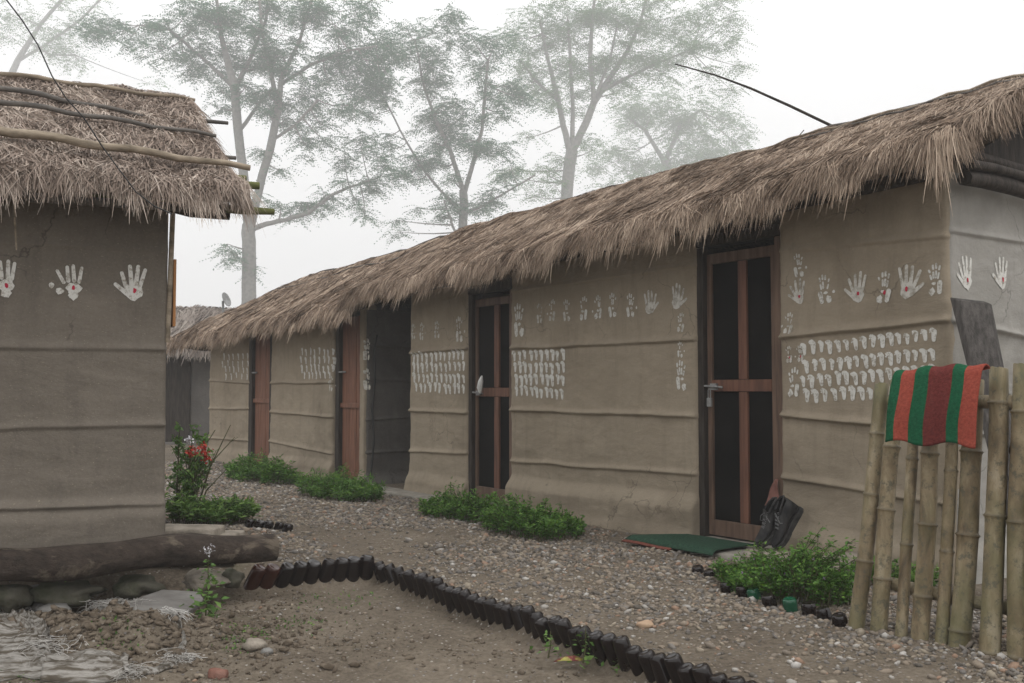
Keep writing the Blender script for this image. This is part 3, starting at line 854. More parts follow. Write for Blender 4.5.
plank_door(far_house, s4a, s4b, .02, 1.85, CAM_Z - .14, -.06, 'red-brown plank door at the far end')
commas(wallD, [(302, 352, 332, 352, 8), (301, 360, 333, 360, 8), (302, 368, 332, 369, 8), (304, 375, 329, 376, 7)], 8.5, 'white fist prints between the plank doors')
commas(wallE, [(224, 357, 248, 357, 6), (223, 363.5, 248, 363.5, 6), (225, 370, 248, 370, 6), (226, 376, 248, 376, 5)], 7, 'white fist prints left of the far plank door')
hand(wallP, 365.5, 350, 22, 'g', 1, False, 0, strong=False); hand(wallP, 365.5, 380, 22, 'g', 1, False, 0, strong=False)
hand(wallD, 331, 384, 16, 'g', 1, False, 0, strong=False)
# electric cable running down the passage wall
mb = MB(); mb.tube([FFE.__call__(*((lambda h: (h[0], .03, h[1]))(FFE.hit(x, y)))) for x, y in ((376, 335), (373, 350), (374, 380), (371, 410), (373, 440), (370, 470), (367, 488))], .012, 6); mb.build('cable', CABLE, far_house)

# doorstep slabs (house plinths)
def slab(name, poly, z0, z1, mat, parent=None, seed=0, label=None, cat=None, n=5):
    """rounded irregular slab from xy outline"""
    P = np.array(poly)[:, :2]; c = P.mean(0)
    # densify outline
    Q = []
    for i in range(len(P)):
        a, b = P[i], P[(i + 1) % len(P)]
        for k in range(n):
            t = k / n; q = a + (b - a) * t
            Q.append(q + .012 * np.array([vn(q[0] * 9, q[1] * 9, seed), vn(q[0] * 9, q[1] * 9, seed + 5)]))
    Q = np.array(Q); m = len(Q); V = []
    for (f, z) in ((1.03, z0), (1.0, z1 - .015), (.985, z1 - .004), (.93, z1), (.5, z1 + .003)):
        for q in Q:
            p = c + (q - c) * f
            V.append((p[0], p[1], z + .006 * float(fbm(p[0] * 6, p[1] * 6, seed + 3, 3)) * (z > z0)))
    V.append((c[0], c[1], z1 + .003))
    F = []
    for r in range(4):
        for i in range(m):
            j = (i + 1) % m; F.append((r * m + i, r * m + j, (r + 1) * m + j, (r + 1) * m + i))
    for i in range(m): F.append((4 * m + i, 4 * m + (i + 1) % m, 5 * m))
    mb = MB(); mb.add(V, F, 0, True)
    o = mb.build(name, mat, parent)
    if label: tag(o, label, cat)
    return o
slab('doorstep', [FL(sA - .1, .10, 0), FL(sB0 + .12, .10, 0), FL(sB0 + .30, .42, 0), FL(sA - .05, .44, 0)], -.1, .035, CONC, long_house, 3)
slab('doorstep', [FL(sC0 - .9, .06, 0), FL(sC1 + .95, .02, 0), FL(sC1 + .75, .30, 0), FL(sC0 - .6, .28, 0)], -.1, .03, CONC, long_house, 4)

# ------------------------------------------------------------------ LEFT HOUSE
aL = np.array([.885, .466]); aL /= np.linalg.norm(aL)
mL = np.array([aL[1], -aL[0]])
AL = np.array([-1.80, 5.22])
FA = Frame(AL, -aL, mL)           # s grows to the left
left_house = empty('mud_house', FA(1.2, 0, 0), 'near mud house at left with greyed thatch and three white handprints', 'house')
eaveA = lambda s: 2.06 + 0 * np.asarray(s)
ridgeA = lambda s: 3.05 + 0 * np.asarray(s)
wallL = Wall(FA, left_house, .0, 2.6, .24, lambda s: 2.12 + 0 * np.asarray(s), [pxr(FA, (0, 243), (172, 251), .010), pxr(FA, (0, 348), (170, 350), .016), pxr(FA, (0, 429), (168, 425), .018), pxr(FA, (0, 508), (165, 503), .026)], 41, MUD_DAMP_SHADED, label='front wall with three large handprints', skirt=.05, skz=.50)
mb = MB(); mb.box((.0, -2.9, .2), (.12, -.16, 2.1), lambda a, o, z: tuple(FA(a, o, z))); mb.build('wall', MUD_DAMP_SHADED, left_house)
mb = MB(); mb.box((0, -3.0, .2), (2.6, -2.9, 2.1), lambda a, o, z: tuple(FA(a, o, z))); mb.build('wall', MUD_DAMP_SHADED, left_house)
HA = make_roof(FA, left_house, TH_LEFT, -.30, 2.9, .32, 1.5, eaveA, ridgeA, 85000, 9500, .0048, (.08, .20), name='thatch', seed=14, verge0=True, yawv=.5, fall=.85)
def a_pole(pxa, pya, pxb, pyb, o, r, mat, name='thatch_pole'):
    """pole lying over the left roof, located on the roof surface line o"""
    pa = at(pxa, pya, 1); pts = []
    for i in range(14):
        t = i / 13
        s_, z_ = FA.hit(pxa + (pxb - pxa) * t, pya + (pyb - pya) * t, o)
        pts.append(FA(s_, o, z_ + .008 * math.sin(i * 1.7)))
    mb = MB(); mb.tube([pts[i] for i in range(14)], [r * (1 - .03 * i) for i in range(14)], 9, wob=.06)
    return mb.build(name, mat, left_house)
def roof_o(px, py):
    """row offset at which the view ray meets the left roof surface"""
    best = None
    for o in np.linspace(.3, -1.6, 200):
        s_, z_ = FA.hit(px, py, o)
        dz = z_ - float(HA(np.array([s_]), np.array([o]))[0])
        if best is not None and best > 0 >= dz or (best is not None and best < 0 <= dz): return o
        best = dz
    return -1.5
for (ya, yb, xb, r, mt) in ((130, 168, 250, .026, POLE), (101, 136, 216, .017, POLE_DARK), (87, 128, 205, .017, POLE_DARK), (73, 100, 195, .017, POLE)):
    o_ = roof_o(90, ya + (yb - ya) * 90 / xb) + .19
    if ya == 73: o_ = -1.15
    a_pole(-60, ya - (yb - ya) * 60 / xb, xb, yb, o_, r, mt)
# purlin ends poking out under the verge
for (x, y, o_, r, mt) in ((228, 124, -.95, .014, POLE_DARK), (236, 159, -.55, .014, POLE_DARK), (246, 180, -.38, .026, MOSS), (259, 187, -.18, .026, MOSS), (249, 196, -.02, .024, MOSS), (274, 213, .18, .022, MOSS)):
    s_, z_ = FA.hit(x, y, o_)
    mb = MB(); mb.tube([FA(s_ + .9 - i * .9 / 5, o_, z_ + .006 * (i % 2)) for i in range(6)], [r, r, r, r, r, r * .8], 9, wob=.08); mb.build('purlin', mt, left_house)
mb = MB()
s_, z_ = FA.hit(215, 210, .22)
mb.tube([FA(2.6, .20, 1.97), FA(1.2, .21, 1.96), FA(s_ - .05, .22, z_)], .022, 8, wob=.05); mb.build('eave_pole', POLE_DARK, left_house)
s_, z_ = FA.hit(210, 213, .02)
mb = MB(); mb.tube([FA(.1, .0, z_ + .04), FA(s_ + .1, .02, z_), FA(s_ - .1, .03, z_)], .03, 8, wob=.1); mb.build('wall_plate', WOOD_DARK, left_house)
# pale corner post and orange board at the wall's edge
mb = MB(); mb.tube([FA(-.004, -.03, 1.3), FA(-.012, -.03, 1.6), FA(-.022, -.03, 2.08)], .014, 8, wob=.05); mb.build('corner_post', POLE, left_house)
mb = MB(); a_, z1_ = FA.hit(176, 290, -.05); a_, z2_ = FA.hit(176, 338, -.05)
mb.box((-.042, -.10, z2_ + .06), (-.028, -.02, z1_ + .16), lambda a, o, z: tuple(FA(a, o, z))); mb.build('window_board', ORANGE_W, left_house, .002)
for (x, y, h, kd, lb) in [(5, 280, 38, 'sep', 'handprint cut by the left edge'), (72, 283, 36, 'sep', 'handprint with a detached thumb'), (134, 285, 37, 'full', 'handprint nearest the corner')]:
    hand(wallL, x, y, h, kd, -1, True, random.uniform(-.06, .06), lb)
# a single straw dangling in front of the wall
mb = MB(); pts = [at(14, y, 4.75) for y in (205, 220, 236, 250)]; mb.tube([p + np.array([.004 * i, 0, 0]) for i, p in enumerate(pts)], [.004, .006, .006, .003], 5); mb.build('dangling_straw', POLE, left_house)

# log at the foot of the left wall
lg = []
for i in range(26):
    t = i / 25; s_ = 2.2 + (-.545 - 2.2) * t
    lg.append(FA(s_, .13 + .01 * math.sin(i * .9), .222 + .012 * math.sin(i * .7) + .004 * t))
mb = MB(); mb.tube(lg, [(.090 - .0006 * i) * (1 + .06 * math.sin(i * 1.3)) if i < 25 else .068 for i in range(26)], 22, wob=.05)
tag(mb.build('log', LOG), 'long dark bark-patched log lying on stones along the foot of the left house', 'log')

# ------------------------------------------------------------------ rocks
def rock(name, p, size, mat, seed, label, cat, group=None, sub=3, rough=.35, rot=0, flat=False):
    bpy_me = bpy.data.meshes.new(name)
    import bmesh
    bm = bmesh.new(); bmesh.ops.create_icosphere(bm, subdivisions=sub, radius=1)
    for v in bm.verts:
        c = v.co
        f = 1 + rough * float(fbm(c.x * 1.1 + seed * 3.7, c.y * 1.1 + c.z * 1.9, seed, 3)) + .05 * float(fbm(c.x * 6, c.y * 6 + c.z * 7, seed + 9, 2))
        q = c * f
        if flat:
            for ax in (0, 1, 2): q[ax] = math.copysign(min(abs(q[ax]), .80), q[ax])
        v.co = (q.x * size[0], q.y * size[1], q.z * size[2])
    bm.to_mesh(bpy_me); bm.free()
    for f_ in bpy_me.polygons: f_.use_smooth = True
    bpy_me.materials.append(mat)
    o = link(bpy.data.objects.new(name, bpy_me)); o.location = Vector([float(x) for x in p]); o.rotation_euler = (0, 0, rot)
    return tag(o, label, cat, group)

def on_ground(px, py, Zg=-.07):
    p = gp(px, py, Zg); p[2] = float(ground_h(np.array([p[0]]), np.array([p[1]]))[0]); return p
p = on_ground(38, 617); rock('rock', p + [0, .06, .05], (.125, .11, .10), ROCK, 4, 'rounded grey boulder below the left end of the log', 'rock')
p = on_ground(52, 624); rock('rock', p + [0, .02, .03], (.09, .06, .05), ROCK, 5, 'small blocky grey stone in front of the rounded boulder', 'rock', flat=True)
for i, (x, y, w, h, mt, lb) in enumerate([(70, 588, .17, .07, ROCK_MOSS_SHADED, 'mossy brown stone in the shadow under the log'), (8, 600, .13, .09, ROCK_MOSS_SHADED, 'dark stone under the log at the left edge'), (214, 575, .16, .06, ROCK_WARM, 'pale flat stone under the right end of the log'), (236, 578, .07, .06, ROCK_MOSS_SHADED, 'small mossy stone under the log next to the bottles'), (140, 590, .15, .07, ROCK_MOSS_SHADED, 'low stone in shadow under the middle of the log')]):
    s_ = FA.hit(x, y, .1)[0]; q = FA(s_, -.01, .045); rock('rock', q, (w * .8, .11, h * .85), mt, 20 + i, lb, 'rock', rough=.7, rot=.45)
# tilted flat board / slab on the dirt
pA = on_ground(118, 618); pB = on_ground(192, 604)
mb = MB()
c = at(157, 604, gp(157, 614, -.05)[1]) ; ux = np.array([.93, .36, .10]); ux /= np.linalg.norm(ux); uy = np.array([-.36, .90, .42]); uy /= np.linalg.norm(uy); uz = np.cross(ux, uy)
ol = [(-.21, -.10), (.13, -.12), (.22, -.02), (.20, .05), (.03, .12), (-.12, .07)]
Vt = [c + ux * a + uy * b + uz * .0 + [0, 0, .0] for a, b in ol]; Vb = [v - uz * .03 for v in Vt]
mb.add(Vt + Vb, [tuple(range(6)), tuple(range(11, 5, -1))] + [(i, i + 6, (i + 1) % 6 + 6, (i + 1) % 6) for i in range(6)])
tag(mb.build('stone_slab', SLATE, bevel=.006), 'flat grey slab tilted on the dirt below the log', 'slab')
p = on_ground(218, 676); rock('brick_piece', p + [0, 0, .015], (.045, .035, .028), BRICK, 31, 'reddish broken brick piece at the bottom edge of the dirt patch', 'brick', flat=True)
p = on_ground(60, 679); rock('rock', p + [0, 0, .01], (.03, .03, .02), ROCK, 32, 'small pale pebble in front of the torn sack', 'rock')
p = on_ground(267, 657); rock('rock', p + [0, 0, .01], (.024, .02, .018), ROCK, 33, 'blue-grey pebble on the dirt right of the sack', 'rock')
p = on_ground(255, 652); rock('rock', p + [0, 0, .02], (.05, .04, .03), ROCK_WARM, 34, 'brown clod on the dirt right of the sack', 'rock')
p = gp(645, 626, 0); rock('rock', p + [0, 0, .005], (.042, .03, .02), simple('orange stone', (.36, .24, .16), (.42, .30, .2), 9), 35, 'flat orange-tan stone on the path beyond the bottles', 'rock')
p = gp(672, 541, 0)
rock('rock', FL(.52, .30, .05), (.24, .12, .08), ROCK_WARM, 36, 'pale stone against the wall behind the bamboo fence', 'rock', flat=True, rot=.9)
rock('rock', FL(1.02, .30, .02), (.17, .14, .075), ROCK_WARM, 37, 'rough step stone carrying the black shoes', 'rock', flat=True, rot=-.6)
for i, (x, y, w, lb) in enumerate([(185, 527, .20, 'flat pale stone slab behind the log by the house corner'), (222, 533, .10, 'small flat stone behind the log near the shrub')]):
    p = at(x, y, 5.75 + .1 * i)
    slab('stone_slab', [(p[0] - w, p[1] - .14), (p[0] + w * .9, p[1] - .10), (p[0] + w, p[1] + .12), (p[0] - w * .8, p[1] + .14)], p[2] - .16, p[2], ROCK_WARM, None, 50 + i, lb, 'slab')

# ------------------------------------------------------------------ bottles
def bottle_mesh():
    mb = MB()
    n = 18
    prof = [(.010, -.16), (.013, -.12), (.022, -.10), (.033, -.08), (.035, -.06), (.035, .086), (.0346, .094), (.033, .102), (.030, .108), (.026, .1105), (.018, .109), (.009, .107), (.0005, .1065)]
    V = []; F = []
    for (r, z) in prof:
        for k in range(n):
            a = 2 * math.pi * k / n; V.append((r * math.cos(a), r * math.sin(a), z))
    for i in range(len(prof) - 1):
        for k in range(n):
            k2 = (k + 1) % n; F.append((i * n + k, i * n + k2, (i + 1) * n + k2, (i + 1) * n + k))
    mb.add(V, F, 0, True)
    me = bpy.data.meshes.new('glass_bottle'); me.from_pydata(mb.v, [], mb.f)
    for p in me.polygons: p.use_smooth = True
    return me
def glass_mat(name, c, dust):
    m, nt, b = mat_base(name, .12, .4)
    v = coords(nt)
    geo = nt.nodes.new('ShaderNodeNewGeometry')
    oi = nt.nodes.new('ShaderNodeObjectInfo')
    f = noise(nt, v, 30, 5, .7)
    # mud splashed on the lower glass
    sx = nt.nodes.new('ShaderNodeSeparateXYZ'); tc = nt.nodes.new('ShaderNodeTexCoord'); nt.links.new(tc.outputs['Object'], sx.inputs[0])
    md = nt.nodes.new('ShaderNodeMath'); md.operation = 'MULTIPLY_ADD'; nt.links.new(f, md.inputs[0]); md.inputs[1].default_value = .13; nt.links.new(sx.outputs[2], md.inputs[2])
    mk = ramp(nt, md.outputs[0], [(.0, (.8, .8, .8)), (.075, (.05, .05, .05))])
    nt.links.new(mixc(nt, mk, c, dust), b.inputs['Base Color'])
    nt.links.new(ramp(nt, md.outputs[0], [(.0, (.9, .9, .9)), (.075, (.14, .14, .14))]), b.inputs['Roughness'])
    return m
GLASS_B = glass_mat('brown bottle glass', (.008, .005, .005), (.07, .055, .042))
GLASS_R = glass_mat('amber bottle glass', (.035, .010, .006), (.115, .09, .068))
GLASS_G = glass_mat('green bottle glass', (.008, .07, .035), (.08, .10, .07))
BM = bottle_mesh(); BM.materials.append(GLASS_B)
BMR = BM.copy(); BMR.materials.clear(); BMR.materials.append(GLASS_R)
BMG = BM.copy(); BMG.materials.clear(); BMG.materials.append(GLASS_G)
ORD = ['first', 'second', 'third', 'fourth', 'fifth', 'sixth', 'seventh', 'eighth', 'ninth', 'tenth', 'eleventh', 'twelfth']
def put_bottle(p, me, label, group, tilt=(0, 0), scale=1.0):
    o = link(bpy.data.objects.new('glass_bottle', me)); o.location = Vector([float(x) for x in p])
    o.rotation_euler = Euler((0, 0, random.uniform(0, 6.28))).to_matrix().to_euler()
    t = Vector((tilt[0] + random.uniform(-.13, .13), tilt[1] + random.uniform(-.13, .13), 1)).normalized()
    q = Vector((0, 0, 1)).rotation_difference(t)
    o.rotation_euler = (q.to_matrix() @ Matrix.Rotation(random.uniform(0, 6.28), 3, 'Z')).to_euler()
    o.scale = (scale, scale, scale)
    return tag(o, label, 'bottle', group)
seg1 = (B1 - B0)[:2]; L1 = np.linalg.norm(seg1); n1 = 9
for i in range(n1):
    q = B0[:2] + seg1 * (i / n1)
    lab = 'brown glass bottle leaning right in the short row between the log end and the bend'
    put_bottle((q[0], q[1], -.035), BMR if i in (0, 1) else BM, ORD[i] + (' bottle, amber,' if i in (0, 1) else ' bottle, blackish,') + ' from the log end in the short row leaning right', 'bottles of the short row by the log', (.6 - .05 * i, -.12), 1.22)
vec = np.array([BSL[0], BSL[1]]); n2 = 44
for i in range(n2):
    q = B1[:2] + vec * (.05 + i * .0745 * (1 + .0)) + np.array([random.uniform(-.008, .008), random.uniform(-.008, .008)])
    z = -.042 + random.uniform(-.014, .012)
    lab = 'dark brown upturned bottle in the long diagonal row edging the dirt patch'
    if i < 12: lab = ORD[i] + ' dark upturned bottle from the bend in the long diagonal row edging the dirt'
    elif i < n2 - 1: lab = 'dark upturned bottle in the long diagonal row, past the twelfth from the bend'
    else: lab = 'last dark upturned bottle of the diagonal row, at the bottom edge of the photo'
    put_bottle((q[0], q[1], z), BM, lab, 'dark upturned bottles in the long diagonal row', (-.36, .02), 1.0)
for i, (x, y) in enumerate([(247, 523), (257, 524), (266, 525), (276, 526), (285, 528)]):
    p = gp(x, y + 4, 0.0); put_bottle((p[0], p[1], -.06), BM, ('leftmost', 'second from left', 'middle', 'second from right', 'rightmost')[i] + ' dark bottle of the little cluster on the path behind the log end', 'bottles clustered on the path behind the log', (.3, 0), 1.1)
for (x, y, me_, lb) in [(700, 574, BM, 'outermost dark half-buried bottle left of the plant below the shoes'), (714, 578, BM, 'second dark half-buried bottle left of the plant below the shoes'), (731, 591, BM, 'dark bottle two places left of the left green bottle, edging the plant below the shoes'), (745, 595, BM, 'dark bottle directly left of the left green bottle below the shoes'), (758, 598, BMG, 'green bottle bottom in front of the plant below the shoes, left one'), (773, 604, BM, 'dark bottle between the two green bottles below the shoes'), (792, 608, BMG, 'green bottle bottom in front of the plant below the shoes, right one'), (811, 613, BM, 'dark bottle directly right of the right green bottle'), (829, 618, BM, 'second dark bottle right of the right green bottle'), (842, 624, BM, 'last dark bottle of the bed edge, beside the first bamboo picket')]:
    p = gp(x, y, 0.0)
    put_bottle((p[0], p[1], -.06), me_, lb or 'dark bottle bottom edging the plant bed beside the fence', 'bottles edging the bed left of the fence' if me_ is BM else None, (-.2, -.1), 1.0)

# ------------------------------------------------------------------ mat, shoes, pink cloth
mtz = .052
mp = [gp(640, 541, mtz), gp(742, 556, mtz), gp(768, 542, mtz), gp(690, 530, mtz)]
mp = [np.array(FL(sB0 + .20, .50, 0)), np.array(FL(sB0 - .60, .50, 0)), np.array(FL(sB0 - .60, .10, 0)), np.array(FL(sB0 - .02, .12, 0))]
dm = empty('doormat', FL(sB0 - .3, .3, .045), 'green doormat with a red edge on the step of the nearest door', 'doormat')
def grid_patch(c00, c10, c11, c01, z, zf, n=26, th=.008):
    V = []; F = []
    for lay in (0, 1):
        for j in range(n):
            for i in range(n):
                u, v = i / (n - 1), j / (n - 1)
                p = c00 * (1 - u) * (1 - v) + c10 * u * (1 - v) + c11 * u * v + c01 * (1 - u) * v
                V.append((p[0], p[1], z + zf(p[0], p[1]) - lay * th))
    N = n * n
    for j in range(n - 1):
        for i in range(n - 1):
            a = j * n + i; F.append((a, a + 1, a + n + 1, a + n)); F.append((a + N, a + n + N, a + n + 1 + N, a + 1 + N))
    for i in range(n - 1):
        for (a, b) in ((i, i + 1), ((n - 1) * n + i + 1, (n - 1) * n + i), ((i + 1) * n, i * n), (i * n + n - 1, (i + 1) * n + n - 1)):
            F.append((a, a + N, b + N, b))
    return V, F
zf = lambda x, y: .006 * float(fbm(x * 4, y * 4, 71, 3)) - .05 * float(sstep(.45, .54, (np.array([x, y]) - CL) @ nL))
zf2 = lambda x, y: zf(x, y)
V, F = grid_patch(mp[0], mp[1], mp[2], mp[3], .064, zf)
mb = MB(); mb.add(V, F, 0, True); mb.build('mat_pile', MAT_G, dm)
e0 = np.array(FL(sB0 + .22, .516, 0)); e1 = np.array(FL(sB0 - .25, .516, 0)); e2 = np.array(FL(sB0 - .25, .502, 0)); e3 = np.array(FL(sB0 + .21, .502, 0))
V, F = grid_patch(e0, e1, e2, e3, .062, zf2, 16)
mb = MB(); mb.add(V, F, 0, True); mb.build('mat_border', MAT_R, dm)

def shoe(name, loc, rotm, label, mirror=1):
    root = empty(name, loc, label, 'shoe')
    R = np.array(rotm); L = np.array(loc)
    def W(p): p = np.array([p[0], p[1] * mirror, p[2]]); return L + R @ p
    # stations along the shoe: x from toe 0 to heel .29 ; half width, height of the upper, sole lift
    st = [(.0, .012, .030, .012), (.012, .030, .045, .006), (.04, .043, .056, .0), (.08, .049, .066, .0), (.115, .047, .082, .001), (.15, .040, .104, .004), (.18, .036, .125, .006), (.21, .035, .135, .003), (.245, .037, .142, .0), (.275, .034, .140, .0), (.292, .018, .130, .0)]
    n = 16; V = []
    for (x, w, h, z0) in st:
        for k in range(n):
            a = 2 * math.pi * k / n
            cy, cz = math.cos(a), math.sin(a)
            yy = w * math.copysign(abs(cy) ** .8, cy) * (1 - .30 * max(cz, 0) ** 1.5 * (h > .09))
            zz = z0 + .022 + (h - .022) * (.5 + .5 * cz) if True else 0
            V.append((x, yy, zz))
    F = []
    open_from = 6
    for i in range(len(st) - 1):
        for k in range(n):
            k2 = (k + 1) % n
            if i >= open_from and 2 <= k <= 5 and i < len(st) - 2: continue     # ankle opening
            F.append((i * n + k, i * n + k2, (i + 1) * n + k2, (i + 1) * n + k))
    F.append(tuple(range(n))); F.append(tuple((len(st) - 1) * n + k for k in range(n - 1, -1, -1)))
    mb = MB(); mb.add([W(v) for v in V], F, 0, True)
    up = mb.build('shoe_upper', LEATHER, root)
    sol = up.modifiers.new('thick', 'SOLIDIFY'); sol.thickness = .004; sol.offset = 0
    ss = up.modifiers.new('sub', 'SUBSURF'); ss.levels = 1; ss.render_levels = 1
    # sole
    V = []; m = len(st)
    for lay, zz in ((0, -.004), (1, .024)):
        for sd_ in (1, -1):
            for (x, w, h, z0) in (st if sd_ == 1 else st[::-1]):
                V.append((x + (.004 if x > .28 else (-.004 if x < .005 else 0)), (w + .005) * sd_, zz + z0 + (0 if lay else (.006 if .13 < x < .2 else 0))))
    N = 2 * m; F = [tuple(range(N - 1, -1, -1)), tuple(range(N, 2 * N))] + [(i, (i + 1) % N, (i + 1) % N + N, i + N) for i in range(N)]
    mb = MB(); mb.add([W(v) for v in V], F, 0, False); mb.build('sole', SOLE, root, .003)
    # laces and tongue
    mb = MB()
    for i in range(5):
        x = .10 + i * .019; h = .080 + i * .0125
        pts = [(x, -.022, h - .008), (x + .004, 0, h + .006), (x + .008, .022, h - .002)]
        mb.tube([W(q) for q in pts], .0028, 6)
        pts = [(x + .012, -.022, h), (x + .004, 0, h + .008), (x, .022, h - .008)]
        mb.tube([W(q) for q in pts], .0028, 6)
    mb.tube([W(q) for q in ((.175, 0, .135), (.15, .03, .125), (.13, .045, .10), (.14, .04, .085))], .0028, 6)
    mb.tube([W(q) for q in ((.175, 0, .135), (.16, -.03, .12), (.15, -.048, .09))], .0028, 6)
    mb.build('shoelace', LACE, root)
    mb = MB(); mb.add([W(v) for v in [(.12, -.018, .088), (.12, .018, .088), (.19, .022, .150), (.19, -.022, .150), (.12, -.018, .084), (.12, .018, .084), (.188, .022, .145), (.188, -.022, .145)]], [(0, 1, 2, 3), (7, 6, 5, 4), (0, 4, 5, 1), (1, 5, 6, 2), (2, 6, 7, 3), (3, 7, 4, 0)]); mb.build('shoe_tongue', LEATHER, root)
    hl_ = [(.188, .0, .128), (.205, .024, .130), (.245, .028, .138), (.275, .018, .140), (.284, 0, .140), (.275, -.018, .140), (.245, -.028, .138), (.205, -.024, .130)]
    mb = MB(); mb.add([W((x, y, z - .004)) for x, y, z in hl_] + [W((x, y, z + .003)) for x, y, z in hl_], [tuple(range(7, -1, -1)), tuple(range(8, 16))] + [(i, (i + 1) % 8, (i + 1) % 8 + 8, i + 8) for i in range(8)]); mb.build('shoe_opening_shade', OPENING_SHADE, root)  # added black plate across the ankle opening, painting the shade inside it
    # padded collar round the ankle opening
    rim = [(.178, .026, .120), (.21, .030, .136), (.245, .031, .146), (.278, .022, .148), (.292, 0, .142), (.278, -.022, .148), (.245, -.031, .146), (.21, -.030, .136), (.178, -.026, .120)]
    mb = MB(); mb.tube([W(q) for q in rim], .0065, 8); mb.build('shoe_collar', LEATHER, root)
    return root
def shoe_rot(xdir, zdir):
    x = np.array(xdir, float); x /= np.linalg.norm(x)
    z = np.array(zdir, float); z -= x * (z @ x); z /= np.linalg.norm(z)
    y = np.cross(z, x)
    return np.stack([x, y, z], 1)
n3 = np.array([nL[0], nL[1], 0]); d3 = np.array([dL[0], dL[1], 0])
# toe down on the step stone, heel up against the wall, laces facing the viewer
pt = np.array(FL(FL.hit(762, 540, .30)[0], .32, .085)); shoe('shoe', pt, shoe_rot(-n3 * .62 + np.array([0, 0, 1]) * .78 - d3 * .40, n3 + np.array([0, 0, .9]) + d3 * .35), 'black lace-up shoe standing toe down on the left, nearer the door')
pt = np.array(FL(FL.hit(780, 541, .26)[0], .28, .085)); shoe('shoe', pt, shoe_rot(-n3 * .55 + np.array([0, 0, 1]) * .85 - d3 * .18, n3 + np.array([0, 0, .8]) + d3 * .35), 'black lace-up shoe standing toe down on the right, against the wall', -1)
# pink cloth scrap at door foot
mb = MB(); V = []; F = []
for j in range(7):
    for i in range(4):
        x = 779 - (i / 3) * (3 + j * 1.9); y = 479 + j * 4.4
        s_, z_ = FL.hit(x, y, -.01); V.append(tuple(FL(s_, -.002 + .010 * math.sin(i * 2 + j), z_)))
for j in range(6):
    for i in range(3): a = j * 4 + i; F.append((a, a + 1, a + 5, a + 4))
mb.add(V, F, 0, True); o = mb.build('cloth_scrap', PINK); sm = o.modifiers.new('s', 'SOLIDIFY'); sm.thickness = .003
tag(o, 'small pink rag caught at the foot of the nearest door beside the shoes', 'rag')
# white cloth tied at the bolt of the farther screened door
mb = MB(); s_, z_ = FL.hit(478, 392, .02)
mb.tube([FL(s_ + .01, -.01, z_ - .01), FL(s_ - .0, .0, z_ + .04), FL(s_ - .015, .0, z_ + .10), FL(s_ - .03, -.005, z_ + .15)], [.012, .026, .022, .008], 8, wob=.15)
tag(mb.build('white_rag', WHITE), 'white rag knotted on the bolt of the farther screened door', 'rag')

# ------------------------------------------------------------------ bamboo fence, board, towel
def bamboo_mat():
    m, nt, b = mat_base('old bamboo', .6, .35)
    v = coords(nt, (1, 1, .35))
    at_ = nt.nodes.new('ShaderNodeAttribute'); at_.attribute_name = 'tint'
    f = noise(nt, v, 9, 6, .65, .5)
    c = ramp(nt, f, [(.30, (.075, .055, .03)), (.43, (.175, .13, .075)), (.55, (.27, .215, .13)), (.68, (.39, .33, .235))])
    g2 = ramp(nt, noise(nt, coords(nt, (1, 1, .5)), 4, 5, .6), [(.45, (0, 0, 0)), (.65, (.7, .7, .7))])
    c = mixc(nt, g2, c, (.115, .115, .05))
    spots = ramp(nt, noise(nt, coords(nt), 26, 6, .8), [(.52, (0, 0, 0)), (.62, (.8, .8, .8))])
    c = mixc(nt, spots, c, (.09, .085, .06))
    c = mixc(nt, at_.outputs['Fac'], c, (.085, .07, .045))
    nt.links.new(c, b.inputs['Base Color'])
    bump(nt, b, noise(nt, coords(nt, (1, 1, .12)), 60, 4, .6), .35, .004)
    return m
BAMBOO = bamboo_mat()
